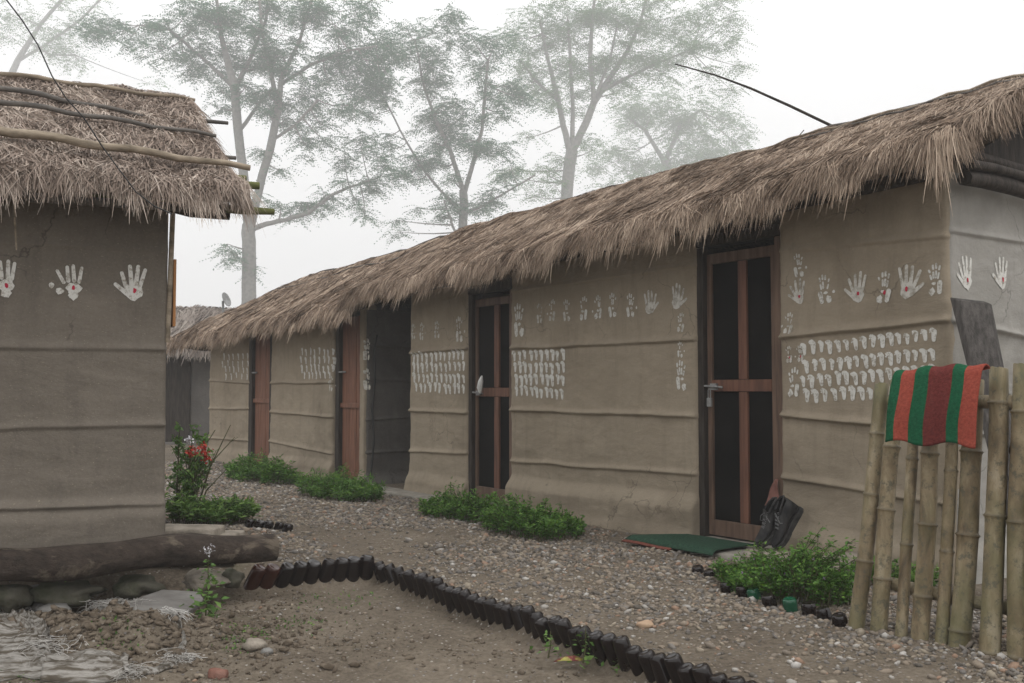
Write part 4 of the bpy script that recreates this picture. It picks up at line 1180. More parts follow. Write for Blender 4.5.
def bamboo(p0, p1, r, nodes, parent, name='bamboo_post', nseg=16):
    p0 = np.array(p0); p1 = np.array(p1); ax = p1 - p0; L = np.linalg.norm(ax); ax /= L
    a = np.cross(ax, [0, 1.0, .1]); a /= np.linalg.norm(a); b = np.cross(ax, a)
    ts = set(np.linspace(0, 1, 14).tolist())
    for q in nodes:
        for dlt in (-.012, -.005, -.002, .002, .006, .014): ts.add(min(1, max(0, q + dlt / L)))
    ts = sorted(ts); bend = random.uniform(-.012, .012); ph = random.random() * 6
    V = []; F = []; T = []
    for t in ts:
        rr = r * (1 - .10 * t); tn = 0
        for q in nodes:
            u = (t - q) * L
            rr += r * .16 * math.exp(-(u / .005) ** 2) - r * .05 * math.exp(-((u - .012) / .008) ** 2)
            tn = max(tn, .8 * math.exp(-((u - .003) / .004) ** 2))
            rr += r * .05 * math.exp(-(u / .03) ** 2)
        c = p0 + ax * L * t + a * bend * math.sin(t * math.pi) + b * .004 * math.sin(t * 9 + ph)
        for k in range(nseg):
            an = 2 * math.pi * k / nseg
            V.append(c + a * math.cos(an) * rr + b * math.sin(an) * rr); T.append(tn)
    m = len(ts)
    for i in range(m - 1):
        for k in range(nseg):
            k2 = (k + 1) % nseg; F.append((i * nseg + k, i * nseg + k2, (i + 1) * nseg + k2, (i + 1) * nseg + k))
    # hollow cut top with slightly ragged rim
    base = len(V)
    for (f, dz) in ((.80, 0.0), (.78, -.05)):
        for k in range(nseg):
            an = 2 * math.pi * k / nseg
            V.append(p1 + ax * dz + a * math.cos(an) * r * .9 * f + b * math.sin(an) * r * .9 * f); T.append(.6)
    top = (m - 1) * nseg
    for k in range(nseg):
        k2 = (k + 1) % nseg
        F.append((top + k, top + k2, base + k2, base + k)); F.append((base + k, base + k2, base + nseg + k2, base + nseg + k))
        V[top + k] = V[top + k] + ax * random.uniform(-.004, .004)
    V.append(p1 - ax * .05); T.append(.9); ce = len(V) - 1
    for k in range(nseg): F.append((base + nseg + k, base + nseg + (k + 1) % nseg, ce))
    mb = MB(); mb.add(V, F, 0, True)
    o = mb.build(name, BAMBOO, parent)
    add_tint(o.data, np.array(T, np.float32))
    return o
fbase = gp(930, 640, 0)
fence = empty('bamboo_fence', fbase, 'weathered bamboo picket fence at the right with a striped towel over it', 'fence')
fp = [((855, 632), (882, 384), 7.8, (.30, .56, .80)), ((878, 636), (898, 380), 8.2, (.24, .50, .74)), ((900, 641), (916, 380), 5.8, (.38, .7)), ((919, 645), (932, 378), 8.6, (.20, .46, .72)),
      ((940, 649), (953, 378), 6.4, (.37, .66)), ((958, 652), (974, 380), 10.2, (.10, .44, .74)), ((988, 660), (999, 368), 10.0, (.05, .50, .88)), ((1017, 665), (1023, 364), 9.8, (.05, .48, .84)), ((1046, 672), (1050, 362), 10.0, (.2, .6)), ((1076, 680), (1078, 358), 9, (.3, .7))]
for (b0, b1, w, nd) in fp:
    q = gp(b0[0], b0[1], -.02); t_ = at(b1[0], b1[1], q[1] + .06); q[2] = -.05
    bamboo(q, t_, w * q[1] / 1000, nd, fence)
# rails tied behind the pickets, and a second dark set behind them
fa = gp(855, 632, 0); fb = gp(1076, 680, 0); fd = (fb - fa); fd[2] = 0; fd /= np.linalg.norm(fd); fn = np.array([-fd[1], fd[0], 0]); fn = fn if fn[1] > 0 else -fn
fcen = lambda t, back, z: fa + fd * t + fn * (back + .08) + np.array([.04 * z, 0, z])
bamboo(fcen(.03, .105, 1.0), fcen(1.1, .105, 1.0), .030, (.2, .5, .8), fence, 'bamboo_rail')
bamboo(fcen(.02, .09, .20), fcen(1.1, .09, .17), .028, (.3, .6, .9), fence, 'bamboo_rail')
for i, (t, w, top) in enumerate([(.60, .028, 1.0), (.68, .03, 1.02), (.78, .032, 1.03), (.90, .03, 1.0)]):
    mb = MB(); mb.tube([fcen(t, .16, -.05), fcen(t + .01, .165, .5), fcen(t + .02, .17, top)], w, 8, wob=.05); mb.build('back_post', WOOD_GREY if i % 2 else WOOD_DARK, fence)
for z in (.28, .42, .55, .68, .80):
    mb = MB(); mb.tube([fcen(.52, .235, z), fcen(.8, .24, z + .01), fcen(1.2, .24, z - .01)], .045, 8, wob=.08); mb.build('back_rail', WOOD_DARK, fence)
# dark board leaning on the corner
q0 = at(972, 470, 5.05); q0[2] = 0.30
tl = at(957, 300, 5.28); tr = at(992, 304, 5.22); br = at(1000, 372, 5.14); bl = at(966, 372, 5.14)
dn = (br - tr) / (tr[2] - br[2]); dn2 = (bl - tl) / (tl[2] - bl[2])
br2 = tr + dn * (tr[2] + .02) * .98; bl2 = tl + dn2 * (tl[2] + .02) * .98
br2[0] = tr[0] + .09; bl2[0] = tl[0] + .09
th = np.array([-.02, .045, 0.02])
mb = MB(); Vf = [tl, tr, br2, bl2]; mb.add(Vf + [v + th for v in Vf], [(3, 2, 1, 0), (4, 5, 6, 7), (0, 1, 5, 4), (1, 2, 6, 5), (2, 3, 7, 6), (3, 0, 4, 7)])
tag(mb.build('wooden_board', WOOD_GREY, bevel=.005), 'dark grey wooden board leaning upright against the house corner behind the fence', 'board')

def towel_mat():
    m, nt, b = mat_base('striped towel', .97, .05)
    at_ = nt.nodes.new('ShaderNodeAttribute'); at_.attribute_name = 'tint'
    G = (.012, .075, .036); O_ = (.245, .055, .038); R_ = (.115, .028, .025)
    c = ramp(nt, at_.outputs['Fac'], [(0, G), (.10, O_), (.265, G), (.42, R_), (.685, G), (.815, O_)], 'CONSTANT')
    c = mixc(nt, .35, c, ramp(nt, noise(nt, coords(nt), 90, 4, .7), [(.3, (.0, .0, .0)), (.7, (1, 1, 1))]), 'SOFT_LIGHT')
    nt.links.new(c, b.inputs['Base Color'])
    n1 = bump(nt, b, noise(nt, coords(nt), 160, 3, .7), .8, .003)
    bump(nt, b, noise(nt, coords(nt), 14, 3, .6), .3, .01, n1)
    return m
# towel geometry: across u (left->right), along v over the rail
U = 60; VV = 44
tl_ = at(893, 376, 4.22); tr_ = at(982, 370, 3.98); bl_ = at(886, 442, 4.17); br_ = at(976, 446, 3.93)
Vt = []; Tt = []
for j in range(VV):
    v = j / (VV - 1)
    for i in range(U):
        u = i / (U - 1)
        top = tl_ * (1 - u) + tr_ * u; bot = bl_ * (1 - u) + br_ * u
        top = top + np.array([0, 0, -.010 * math.sin(u * math.pi * 3) ** 2 + .012 * math.sin(u * 3.1)])
        if v > .34:
            w = (v - .34) / .66; p = top * (1 - w) + bot * w
            p = p - fn * (.012 * math.sin(math.pi * min(w * 1.1, 1)) + .005 * math.sin(u * 21 + .6) * w + .006 * math.sin(u * 9) * w)
            p = p + np.array([0, 0, .010 * math.sin(u * 11) * w])
        elif v > .22:
            w = (v - .22) / .12; an = math.pi * (1 - w)
            p = top + fn * (.075 * (1 - w)) + np.array([0, 0, .022 * math.sin(an)])
        else:
            w = v / .22; p = top + fn * (.075 + .02 * (1 - w)) + np.array([(-.06 - .05 * (1 - w)) * max(0, u - .5) * 2, 0, -.10 * (1 - w)])
        Vt.append(p); Tt.append(min(max(u + .012 * math.sin(v * 9), 0), 1))
Ft = [(j * U + i, j * U + i + 1, (j + 1) * U + i + 1, (j + 1) * U + i) for j in range(VV - 1) for i in range(U - 1)]
mb = MB(); mb.add(Vt, Ft, 0, True); tw = mb.build('striped_towel', towel_mat()); add_tint(tw.data, np.array(Tt, np.float32))
sm = tw.modifiers.new('s', 'SOLIDIFY'); sm.thickness = .007; sm.offset = 0
tag(tw, 'red, orange and green striped towel draped over the bamboo fence', 'towel')

# ------------------------------------------------------------------ stones: gravel
def ico(sub=1):
    import bmesh
    bm = bmesh.new(); bmesh.ops.create_icosphere(bm, subdivisions=sub, radius=1)
    bm.verts.ensure_lookup_table()
    V = np.array([v.co[:] for v in bm.verts]); F = np.array([[v.index for v in f.verts] for f in bm.faces]); bm.free()
    return V, F
def scatter_stones(name, XY, size, mat, seed, label=None, sub=1, sink=.35, jit=.16, smooth=True):
    rng = np.random.default_rng(seed)
    IV, IF = ico(sub); n = len(XY)
    sc = size[:, None] * np.stack([rng.uniform(.75, 1.35, n), rng.uniform(.6, 1.0, n), rng.uniform(.35, .75, n)], 1)
    J = 1 + rng.uniform(-jit, jit, (n, len(IV), 1))
    P = IV[None] * J * sc[:, None, :]
    a = rng.uniform(0, 6.28, n); ca, sa = np.cos(a)[:, None], np.sin(a)[:, None]
    X = P[..., 0] * ca - P[..., 1] * sa; Y = P[..., 0] * sa + P[..., 1] * ca
    tx = rng.normal(0, .25, n)[:, None]
    Z = P[..., 2] + X * tx
    gz = ground_h(XY[:, 0], XY[:, 1])
    Vv = np.stack([X + XY[:, 0:1], Y + XY[:, 1:2], Z + (gz + sc[:, 2] * sink)[:, None]], -1).reshape(-1, 3)
    Ff = (IF[None] + (np.arange(n) * len(IV))[:, None, None]).reshape(-1, 3)
    me = npmesh(name, Vv, Ff, smooth)
    add_tint(me, np.repeat(rng.uniform(0, 1, n), len(IV)))
    o = mkobj(name, me, mat); tag(o, label, kind='stuff')
    return o
def stone_mat():
    m, nt, b = mat_base('river gravel', .85, .25)
    at_ = nt.nodes.new('ShaderNodeAttribute'); at_.attribute_name = 'tint'
    c = ramp(nt, at_.outputs['Fac'], [(0, (.075, .068, .06)), (.15, (.20, .165, .13)), (.34, (.125, .12, .118)), (.44, (.27, .215, .16)), (.62, (.20, .185, .17)), (.74, (.33, .28, .21)), (.87, (.33, .20, .13)), (.92, (.42, .40, .37)), (.97, (.56, .54, .51))], 'CONSTANT')
    v = coords(nt)
    c = mixc(nt, .38, c, ramp(nt, noise(nt, v, 45, 5, .7), [(.3, (.07, .058, .045)), (.7, (.30, .26, .215))]))
    nt.links.new(c, b.inputs['Base Color'])
    bump(nt, b, noise(nt, v, 120, 4, .7), .3, .003)
    return m
GRAV = stone_mat()
rng = np.random.default_rng(5)
N = 240000
u = rng.uniform(0, 1, N)
Yy = 3.0 + 13.5 * u ** 1.9
Xx = rng.uniform(-5, 3.2, N) 
XY = np.stack([Xx, Yy], 1)
so = (XY - CL) @ nL; sd_ = (XY - CL) @ dL
dens = .62 + 1.5 * fbm(Xx * 1.1, Yy * 1.1, 61, 3)
# trodden bare earth down the middle of the near path
trod = np.exp(-((so - 2.1) / .8) ** 2) * sstep(1.6, -.6, sd_)
dens = dens - .75 * trod + .35 * sstep(2.5, 5, sd_) + .35 * np.exp(-((so - .75) / .4) ** 2)
keep = (Yy > line_y(Xx) + .04) & (so > .16) & (np.abs(Xx / Yy) < .62) & (rng.uniform(0, 1, N) < np.clip(dens, .10, 1))
lw = (XY - AL) @ mL; lt = (XY - AL) @ aL
keep &= ~((lw < .2) & (lt < .6) & (lw > -1.0))
XY = XY[keep]
size = .0088 * np.exp(rng.normal(0, .45, len(XY))) * (1 + .045 * (XY[:, 1] - 4))
size = np.clip(size, .0035, .027)
print('gravel', len(XY))
scatter_stones('gravel', XY, size, GRAV, 6, 'mixed river gravel covering the path')
N = 16000
XY = np.stack([rng.uniform(-2.9, 1.0, N), 3.0 + 3.0 * rng.uniform(0, 1, N)], 1)
keep = (XY[:, 1] < line_y(XY[:, 0]) - .06) & (rng.uniform(0, 1, N) < np.clip(.22 + 1.4 * fbm(XY[:, 0] * 1.6, XY[:, 1] * 1.6, 91, 3) + .5 * (XY[:, 0] < -1.1), .05, 1))
XY = XY[keep]
size = np.clip(.0048 * np.exp(rng.normal(0, .6, len(XY))), .002, .022)
CLOD = simple('earth clods', (.075, .058, .042), (.17, .138, .105), 30, .97, .1)
scatter_stones('soil_crumbs', XY, size, CLOD, 8, 'loose crumbs of earth on the dirt patch', jit=.35, smooth=False)
XY2 = XY[rng.uniform(0, 1, len(XY)) < .07] + .013
scatter_stones('gravel', XY2, np.clip(.009 * np.exp(rng.normal(0, .4, len(XY2))), .004, .02), GRAV, 9, 'scattered pebbles on the dirt patch')
# clods of the dug heap
c = gp(100, 640, -.05); N = 2600
XY = np.stack([c[0] + rng.normal(0, .38, N), c[1] + rng.normal(0, .20, N)], 1)
scatter_stones('soil_crumbs', XY, np.clip(.0075 * np.exp(rng.normal(0, .65, N)), .003, .030), CLOD, 10, 'lumps of dug earth heaped round the torn sack', jit=.38, smooth=False)

# ------------------------------------------------------------------ torn sack
def sack_piece(outline, seed, zoff=.03, amp=.03, name='sack_cloth', parent=None, mat=SACK):
    """crumpled cloth between two pixel polylines (upper edge, lower edge)"""
    up, lo = outline; U = 46; W_ = 18; V = []; F = []
    def interp(P, t):
        P = np.array(P, float); k = t * (len(P) - 1); i = min(int(k), len(P) - 2); return P[i] + (P[i + 1] - P[i]) * (k - i)
    for i in range(U):
        t = i / (U - 1); a = interp(up, t); b = interp(lo, t)
        for j in range(W_):
            w = j / (W_ - 1); q = a + (b - a) * w
            p = gp(q[0], q[1], -.03)
            fold = abs(float(fbm(t * 2.2, w * 13, seed, 4))) * 2.6 + .5 * abs(float(fbm(t * 16, w * 12, seed + 4, 3)))
            z = float(ground_h(np.array([p[0]]), np.array([p[1]]))[0])
            edge = math.sin(math.pi * w) ** .6
            p[2] = z + .004 + zoff * edge + amp * fold * edge
            V.append(p)
    for i in range(U - 1):
        for j in range(W_ - 1):
            a = i * W_ + j; F.append((a, a + 1, a + W_ + 1, a + W_))
    mb = MB(); mb.add(V, F, 0, True); o = mb.build(name, mat, parent)
    s_ = o.modifiers.new('s', 'SOLIDIFY'); s_.thickness = .004
    return o
def fibres(px, py, n, spread, L, z, parent, rise=.05, name='frayed_fibre', dirv=None):
    mb = MB(); c = gp(px, py, -.03)
    for i in range(n):
        x = c[0] + random.gauss(0, spread); y = c[1] + random.gauss(0, spread * .6)
        gz = float(ground_h(np.array([x]), np.array([y]))[0]) + z * random.random()
        a = random.uniform(0, 6.28); l = L * random.uniform(.3, 1.1); up = random.uniform(-.1, 1) * rise
        p = np.array([x, y, gz]); pts = [p]; vz = up / 3
        for q in range(5):
            a += random.gauss(0, .55); vz -= up * .22
            p = p + np.array([math.cos(a) * l / 5, math.sin(a) * l / 5, vz]); gg = float(ground_h(np.array([p[0]]), np.array([p[1]]))[0]); p[2] = max(p[2], gg + .002); pts.append(p)
        mb.tube(pts, [.0017, .0016, .0014, .0012, .001, .0007], 3, cap=False)
    return mb.build(name, FIBRE, parent)
c = gp(70, 655, -.05)
sk = empty('torn_sack', c, 'torn dirty white woven sack half buried in dug earth at bottom left', 'sack')
sack_piece(([(-30, 632), (15, 636), (45, 648), (60, 656), (95, 657)], [(-30, 672), (20, 668), (60, 671), (85, 670), (108, 667)]), 3, .01, .028, parent=sk)
sack_piece(([(48, 660), (80, 656), (105, 655), (120, 658), (128, 664)], [(40, 672), (75, 674), (105, 674), (122, 672), (128, 668)]), 5, .03, .024, parent=sk)
sack_piece(([(-30, 610), (-5, 614), (20, 623), (42, 636), (50, 648)], [(-30, 628), (0, 634), (25, 642), (40, 650), (46, 656)]), 8, .015, .025, parent=sk)
sack_piece(([(138, 669), (155, 665), (171, 658), (182, 643), (175, 630)], [(138, 672), (157, 668), (175, 661), (187, 646), (180, 631)]), 12, .008, .012, parent=sk)
fibres(10, 612, 160, .045, .10, .05, sk, .04); fibres(112, 610, 320, .055, .10, .06, sk, .05); fibres(172, 632, 110, .02, .09, .03, sk, .03)
fibres(45, 655, 90, .05, .14, .05, sk, .02); fibres(128, 668, 90, .03, .12, .03, sk, .02); fibres(182, 655, 80, .03, .10, .02, sk, .01)

# ------------------------------------------------------------------ plants
def leaves_mesh(C, D, L, W_, rng, tint, bend=.25):
    """leaf blades: base C, direction D (unit), length L, width W_"""
    n = len(C)
    rv = rng.normal(size=(n, 3)) * .6 + np.array([0, 0, 1.0])
    sd_ = np.cross(D, rv); sd_ /= np.linalg.norm(sd_, axis=1)[:, None] + 1e-9
    nm = np.cross(sd_, D)
    mid = C + D * (L * .5)[:, None]; tip = C + D * L[:, None] - nm * (L * bend)[:, None]
    a = sd_ * (W_ * .5)[:, None]
    V = np.stack([C, mid + a, tip, mid - a], 1).reshape(-1, 3)
    F = (np.arange(n) * 4)[:, None] + np.array([[0, 1, 2, 3]])
    return V, F, np.repeat(tint, 4)
def ground_plant(name, cpx, cpy, rx, ry, h, n, leaf, label, mat=LEAF_LOW, seed=1, flowers=None, cat='plant', rot=0, lw=.45, gz=0.0, nst=60, Yc=None, group=None):
    rng = np.random.default_rng(seed)
    c = gp(cpx, cpy, gz); c[2] = gz
    root = empty(name, c, label, cat, group)
    cr, sr = math.cos(rot), math.sin(rot)
    # sprigs: each sprig is an arching stem with leaves
    ns = nst; Vs = []; Fs = []; Ts = []; off = 0; stems = MB(); tips = []
    per = max(6, n // ns)
    for k in range(ns):
        r = math.sqrt(rng.uniform()) ; a = rng.uniform(0, 6.28)
        lx, ly = r * rx * math.cos(a), r * ry * math.sin(a)
        lump = 1 + .9 * float(fbm(lx * 5, ly * 5, seed + 3, 2))
        x = c[0] + lx * cr - ly * sr; y = c[1] + lx * sr + ly * cr
        hh = h * (1 - .55 * r * r) * lump * rng.uniform(.6, 1.15)
        out = np.array([(lx * cr - ly * sr), (lx * sr + ly * cr), 0]); on = np.linalg.norm(out) + 1e-6
        od = out / on * rng.uniform(.1, .9) + rng.normal(size=3) * .3; od[2] = 0
        p0 = np.array([x, y, gz - .01]) - od * hh * .3; p1 = p0 + od * hh * .25 + [0, 0, hh * .65]; p2 = p0 + od * hh * .75 + [0, 0, hh]
        stems.tube([p0, p1, p2], [.0035, .0028, .0015], 4, cap=False)
        tips.append(p2)
        t = rng.uniform(.1, 1, per) ** .7
        B = ((1 - t) ** 2)[:, None] * p0 + (2 * t * (1 - t))[:, None] * p1 + (t ** 2)[:, None] * p2
        B = B + rng.normal(0, .012, (per, 3))
        D = rng.normal(size=(per, 3)); D[:, 2] = np.abs(D[:, 2]) * .5 + .1; D /= np.linalg.norm(D, axis=1)[:, None]
        Lf = leaf * rng.uniform(.6, 1.3, per)
        V_, F_, T_ = leaves_mesh(B, D, Lf, Lf * lw, rng, np.clip(.35 + .4 * t + rng.normal(0, .2, per), 0, 1))
        Vs.append(V_); Fs.append(F_ + off); Ts.append(T_); off += len(V_)
    me = npmesh('foliage', np.concatenate(Vs), np.concatenate(Fs), False); add_tint(me, np.concatenate(Ts))
    mkobj('foliage', me, mat, root)
    stems.build('stems', STEM, root)
    if flowers:
        fm, cnt, fs = flowers; idx = rng.choice(len(tips), cnt)
        C = np.repeat(np.array([tips[i] for i in idx]), 5, 0); D = rng.normal(size=(cnt * 5, 3)); D /= np.linalg.norm(D, axis=1)[:, None]
        V_, F_, T_ = leaves_mesh(C, D, np.full(cnt * 5, fs), np.full(cnt * 5, fs * .8), rng, rng.uniform(0, 1, cnt * 5))
        me = npmesh('flowers', V_, F_, False); add_tint(me, T_); mkobj('flowers', me, fm, root)
    return root
aw = math.atan2(dL[1], dL[0])
ground_plant('ground_plant', 462, 518, .48, .24, .23, 6500, .030, 'low green plant under the farther screened door, left half of the pair', seed=1, rot=aw, nst=190, gz=0)
ground_plant('ground_plant', 532, 532, .48, .30, .23, 8500, .029, 'low green plant in front of the wall between the screened doors', seed=2, rot=aw, nst=200, gz=0, flowers=(PETAL_P, 10, .008))
ground_plant('ground_plant', 783, 594, .40, .20, .27, 9500, .025, 'bushy green plant with tiny violet flowers below the black shoes', seed=3, rot=aw, nst=260, gz=0, flowers=(PETAL_P, 34, .008))
ground_plant('ground_plant', 340, 497, .70, .30, .24, 6500, .055, 'grassy green plant in front of the plank door by the passage', seed=4, rot=aw, nst=200, gz=0, lw=.2)
ground_plant('ground_plant', 262, 481, .85, .30, .24, 4500, .05, 'strip of green plants under the far plank door', seed=5, rot=aw, nst=180, gz=0, lw=.35)
ground_plant('ground_plant', 212, 520, .34, .22, .20, 3600, .055, 'green ground plant between the log and the red-flowered shrub', seed=6, rot=.3, nst=130, gz=.03, lw=.3, mat=LEAF_SHRUB)
ground_plant('ground_plant', 893, 585, .30, .12, .16, 1500, .035, 'green plant seen through the bamboo pickets', seed=7, rot=aw, nst=60, gz=0, mat=LEAF_SHRUB)
# shrub with red flowers
def shrub():
    rng = np.random.default_rng(44)
    c = gp(190, 515, 0.05); root = empty('flowering_shrub', c, 'leafy upright shrub with red flowers beside the corner of the left house', 'shrub')
    st = MB(); Vs = []; Fs = []; Ts = []; off = 0
    c = np.array(c); tops = [(178, 440, .1), (172, 462, -.1), (195, 428, .0), (207, 432, .15), (185, 452, .2), (218, 430, 0), (232, 425, .05), (200, 455, -.15), (168, 480, .1), (212, 462, .1), (190, 470, -.2), (237, 437, .1), (181, 425, 0), (225, 470, 0), (203, 440, .2), (171, 450, .15)]
    for (x, y, dy) in tops:
        e = at(x + rng.normal(0, 2), y, c[1] + dy); p0 = c + [rng.normal(0, .05), rng.normal(0, .05), -.05]
        m = (p0 + e) / 2 + np.array([(p0[0] - e[0]) * .15, 0, .05]) + rng.normal(0, .015, 3)
        st.tube([p0, m, e], [.009, .006, .003], 6, cap=False)
        bare = x > 222
        for k in range(3 if bare else 9):
            t = rng.uniform(.35, 1); q = (1 - t) ** 2 * p0 + 2 * t * (1 - t) * m + t * t * e
            dd = rng.normal(size=3); dd[2] = abs(dd[2]) * .7; dd /= np.linalg.norm(dd); tl = rng.uniform(.05, .13)
            q2 = q + dd * tl; st.tube([q, q2], [.003, .0015], 4, cap=False)
            if bare: continue
            n = 11; tt = rng.uniform(.1, 1, n)[:, None]; B = q + (q2 - q) * tt; D = rng.normal(size=(n, 3)); D /= np.linalg.norm(D, axis=1)[:, None]; Lf = rng.uniform(.025, .055, n)
            V_, F_, T_ = leaves_mesh(B, D, Lf, Lf * .5, rng, np.clip(.5 + rng.normal(0, .25, n), 0, 1)); Vs.append(V_); Fs.append(F_ + off); Ts.append(T_); off += len(V_)
    me = npmesh('foliage', np.concatenate(Vs), np.concatenate(Fs), False); add_tint(me, np.concatenate(Ts)); mkobj('foliage', me, LEAF_SHRUB, root)
    st.build('stems', STEM, root)
    for (x, y, n, r, mt, nm) in ((203, 449, 20, .05, PETAL, 'red_flowers'), (191, 452, 16, .035, PETAL, 'red_flowers'), (206, 458, 12, .03, PETAL, 'red_flowers'), (189, 439, 8, .02, PETAL_W, 'white_flowers')):
        e = at(x, y, c[1] - .08); B = e + rng.normal(0, r * .55, (n * 3, 3)); D = rng.normal(size=(n * 3, 3)); D /= np.linalg.norm(D, axis=1)[:, None]
        V_, F_, T_ = leaves_mesh(B, D, np.full(n * 3, .026), np.full(n * 3, .02), rng, rng.uniform(0, 1, n * 3)); me = npmesh(nm, V_, F_, False); add_tint(me, T_); mkobj(nm, me, mt, root)
shrub()
# weed with pale flower in front of the log
def weed(px, py, hpx, n, leaf, label, seed, flower=False, name='weed', Z=-.06):
    rng = np.random.default_rng(seed); c = gp(px, py, Z); h = hpx * c[1] / 1000
    root = empty(name, c, label, 'weed'); st = MB(); top = c + [.01, 0, h]
    st.tube([c, c + [.012, 0, h * .5], top], [.004, .003, .0018], 5, cap=False)
    t = rng.uniform(.05, 1, n) ** 1.5 * .9; B = c + (top - c) * t[:, None] + rng.normal(0, 1, (n, 3)) * (np.array([.05, .04, .01]) * (1.1 - t)[:, None])
    D = rng.normal(size=(n, 3)); D[:, 2] = np.abs(D[:, 2]) * .6; D /= np.linalg.norm(D, axis=1)[:, None]
    L = leaf * rng.uniform(.6, 1.3, n) * (1.1 - .6 * t)
    V_, F_, T_ = leaves_mesh(B, D, L, L * .6, rng, np.clip(rng.normal(.6, .2, n), 0, 1)); me = npmesh('foliage', V_, F_, False); add_tint(me, T_); mkobj('foliage', me, LEAF_SHRUB, root)
    st.build('stem', STEM, root)
    if flower:
        B = np.array(top) + rng.normal(0, .012, (40, 3)); D = rng.normal(size=(40, 3)); D /= np.linalg.norm(D, axis=1)[:, None]
        V_, F_, T_ = leaves_mesh(B, D, np.full(40, .012), np.full(40, .008), rng, rng.uniform(0, 1, 40)); me = npmesh('flowers', V_, F_, False); add_tint(me, T_); mkobj('flowers', me, PETAL_W, root)
weed(205, 622, 70, 130, .04, 'tall green weed with a tiny white flower standing in front of the log', 3, True)
weed(548, 658, 26, 26, .03, 'small green weed beside the bottle row, left of two', 4, Z=-.05)
weed(583, 663, 34, 34, .03, 'small green weed beside the bottle row, right of two', 5, Z=-.05)
# tiny green sprouts on the dirt
rng = np.random.default_rng(77); N = 900
pc = [(115, 655, 30, 6), (40, 677, 30, 5), (215, 632, 22, 6), (240, 650, 20, 8), (60, 592, 20, 6), (255, 640, 20, 6), (340, 600, 40, 12), (620, 672, 10, 4), (300, 625, 40, 12)]
C = []
for i in range(N):
    q = pc[i % len(pc)]; p = gp(q[0] + rng.normal(0, q[2] * .5), q[1] + rng.normal(0, q[3] * .5), -.07)
    if p[1] > 2: p[2] = float(ground_h(np.array([p[0]]), np.array([p[1]]))[0]); C.append(p)
C = np.array(C); D = rng.normal(size=(len(C), 3)); D[:, 2] = np.abs(D[:, 2]) + .3; D /= np.linalg.norm(D, axis=1)[:, None]; L = rng.uniform(.008, .022, len(C))
V_, F_, T_ = leaves_mesh(C, D, L, L * .5, rng, rng.uniform(0, 1, len(C))); me = npmesh('sprouts', V_, F_, False); add_tint(me, T_)
tag(mkobj('weed_sprouts', me, LEAF_SHRUB), 'tiny green sprouts dotted over the dirt patch', kind='stuff')
# yellowing leaf by the bottles
p = gp(568, 664, -.06); mb = MB(); rngv = [(-.06, -.01, .012), (-.02, -.022, .02), (.05, -.012, .016), (.07, .0, .02), (.03, .018, .03), (-.03, .015, .022)]
mb.add([p + np.array(v) for v in rngv] + [p + np.array([0, 0, .032])], [(i, (i + 1) % 6, 6) for i in range(6)], 0, True)
o = mb.build('dead_leaf', simple('yellow red leaf', (.16, .03, .03), (.35, .33, .08), 22, .6, .3, lo=.45, hi=.55)); o.modifiers.new('s', 'SOLIDIFY').thickness = .002
tag(o, 'curled red and yellow leaf lying at the foot of the bottle row', 'leaf')

# ------------------------------------------------------------------ wire and roof stick
mb = MB(); wp = [(-20, -45), (5, -2), (22, 20), (38, 45), (52, 76), (66, 98), (84, 118), (102, 146), (118, 168), (136, 192), (154, 206), (172, 214)]
Ys = np.linspace(3.9, 4.55, len(wp)); mb.tube([at(x, y, Y) for (x, y), Y in zip(wp, Ys)], .0030, 6, wob=.1)
tag(mb.build('electric_wire', CABLE), 'thin black wire crossing the thatch of the left house', 'wire')
mb = MB(); wp = [(675, 64), (715, 75), (750, 88), (790, 106), (838, 129)]
mb.tube([at(x, y, Y) for (x, y), Y in zip(wp, (7.55, 7.6, 7.65, 7.7, 7.75))], [.005, .007, .009, .011, .012], 7, wob=.08)
tag(mb.build('bare_stick', WOOD_DARK), 'thin bare stick jutting into the sky from the right roof ridge', 'stick')
mb = MB(); mb.tube([at(x, y, Y) for (x, y), Y in zip([(772, 146), (800, 136), (828, 127)], (8.0, 7.95, 7.85))], [.004, .008, .010], 6); mb.tube([at(798, 137, 7.95), at(804, 130, 7.95)], .004, 5)
tag(mb.build('twig', WOOD_DARK), 'short twig lying along the right roof ridge under the bare stick', 'twig')

# ------------------------------------------------------------------ hut in the background
dH = np.array([-1.0, .12]); dH /= np.linalg.norm(dH); nH = np.array([-dH[1], dH[0]]); nH = nH if nH[1] < 0 else -nH
cH = at(236, 400, 19.2)[:2]
FH = Frame(cH, dH, nH)
hut = empty('mud_house', FH(1, 0, 0), 'dark distant hut with grey thatch seen in the gap behind the left house', 'house')
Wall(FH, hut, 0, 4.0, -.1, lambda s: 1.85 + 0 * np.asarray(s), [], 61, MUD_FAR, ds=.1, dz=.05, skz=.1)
mb = MB(); mb.box((.15, -2.9, -.1), (3.9, -2.8, 1.8), lambda a, o, z: tuple(FH(a, o, z))); mb.build('wall', MUD_FAR, hut)
sdn = FH.hit(176, 400)[0]
mb = MB(); mb.box((sdn - .3, .0, 0.02), (sdn + .45, .04, 1.7), lambda a, o, z: tuple(FH(a, o, z))); dd = mb.build('door', WOOD_DARK, hut, .01)
make_roof(FH, hut, TH_FAR, -.8, 4.4, .4, 1.4, lambda s: 1.86 + 0 * np.asarray(s), lambda s: 2.75 + .04 * np.asarray(s), 12000, 2500, .022, (.2, .45), name='thatch', seed=23, verge0=True)
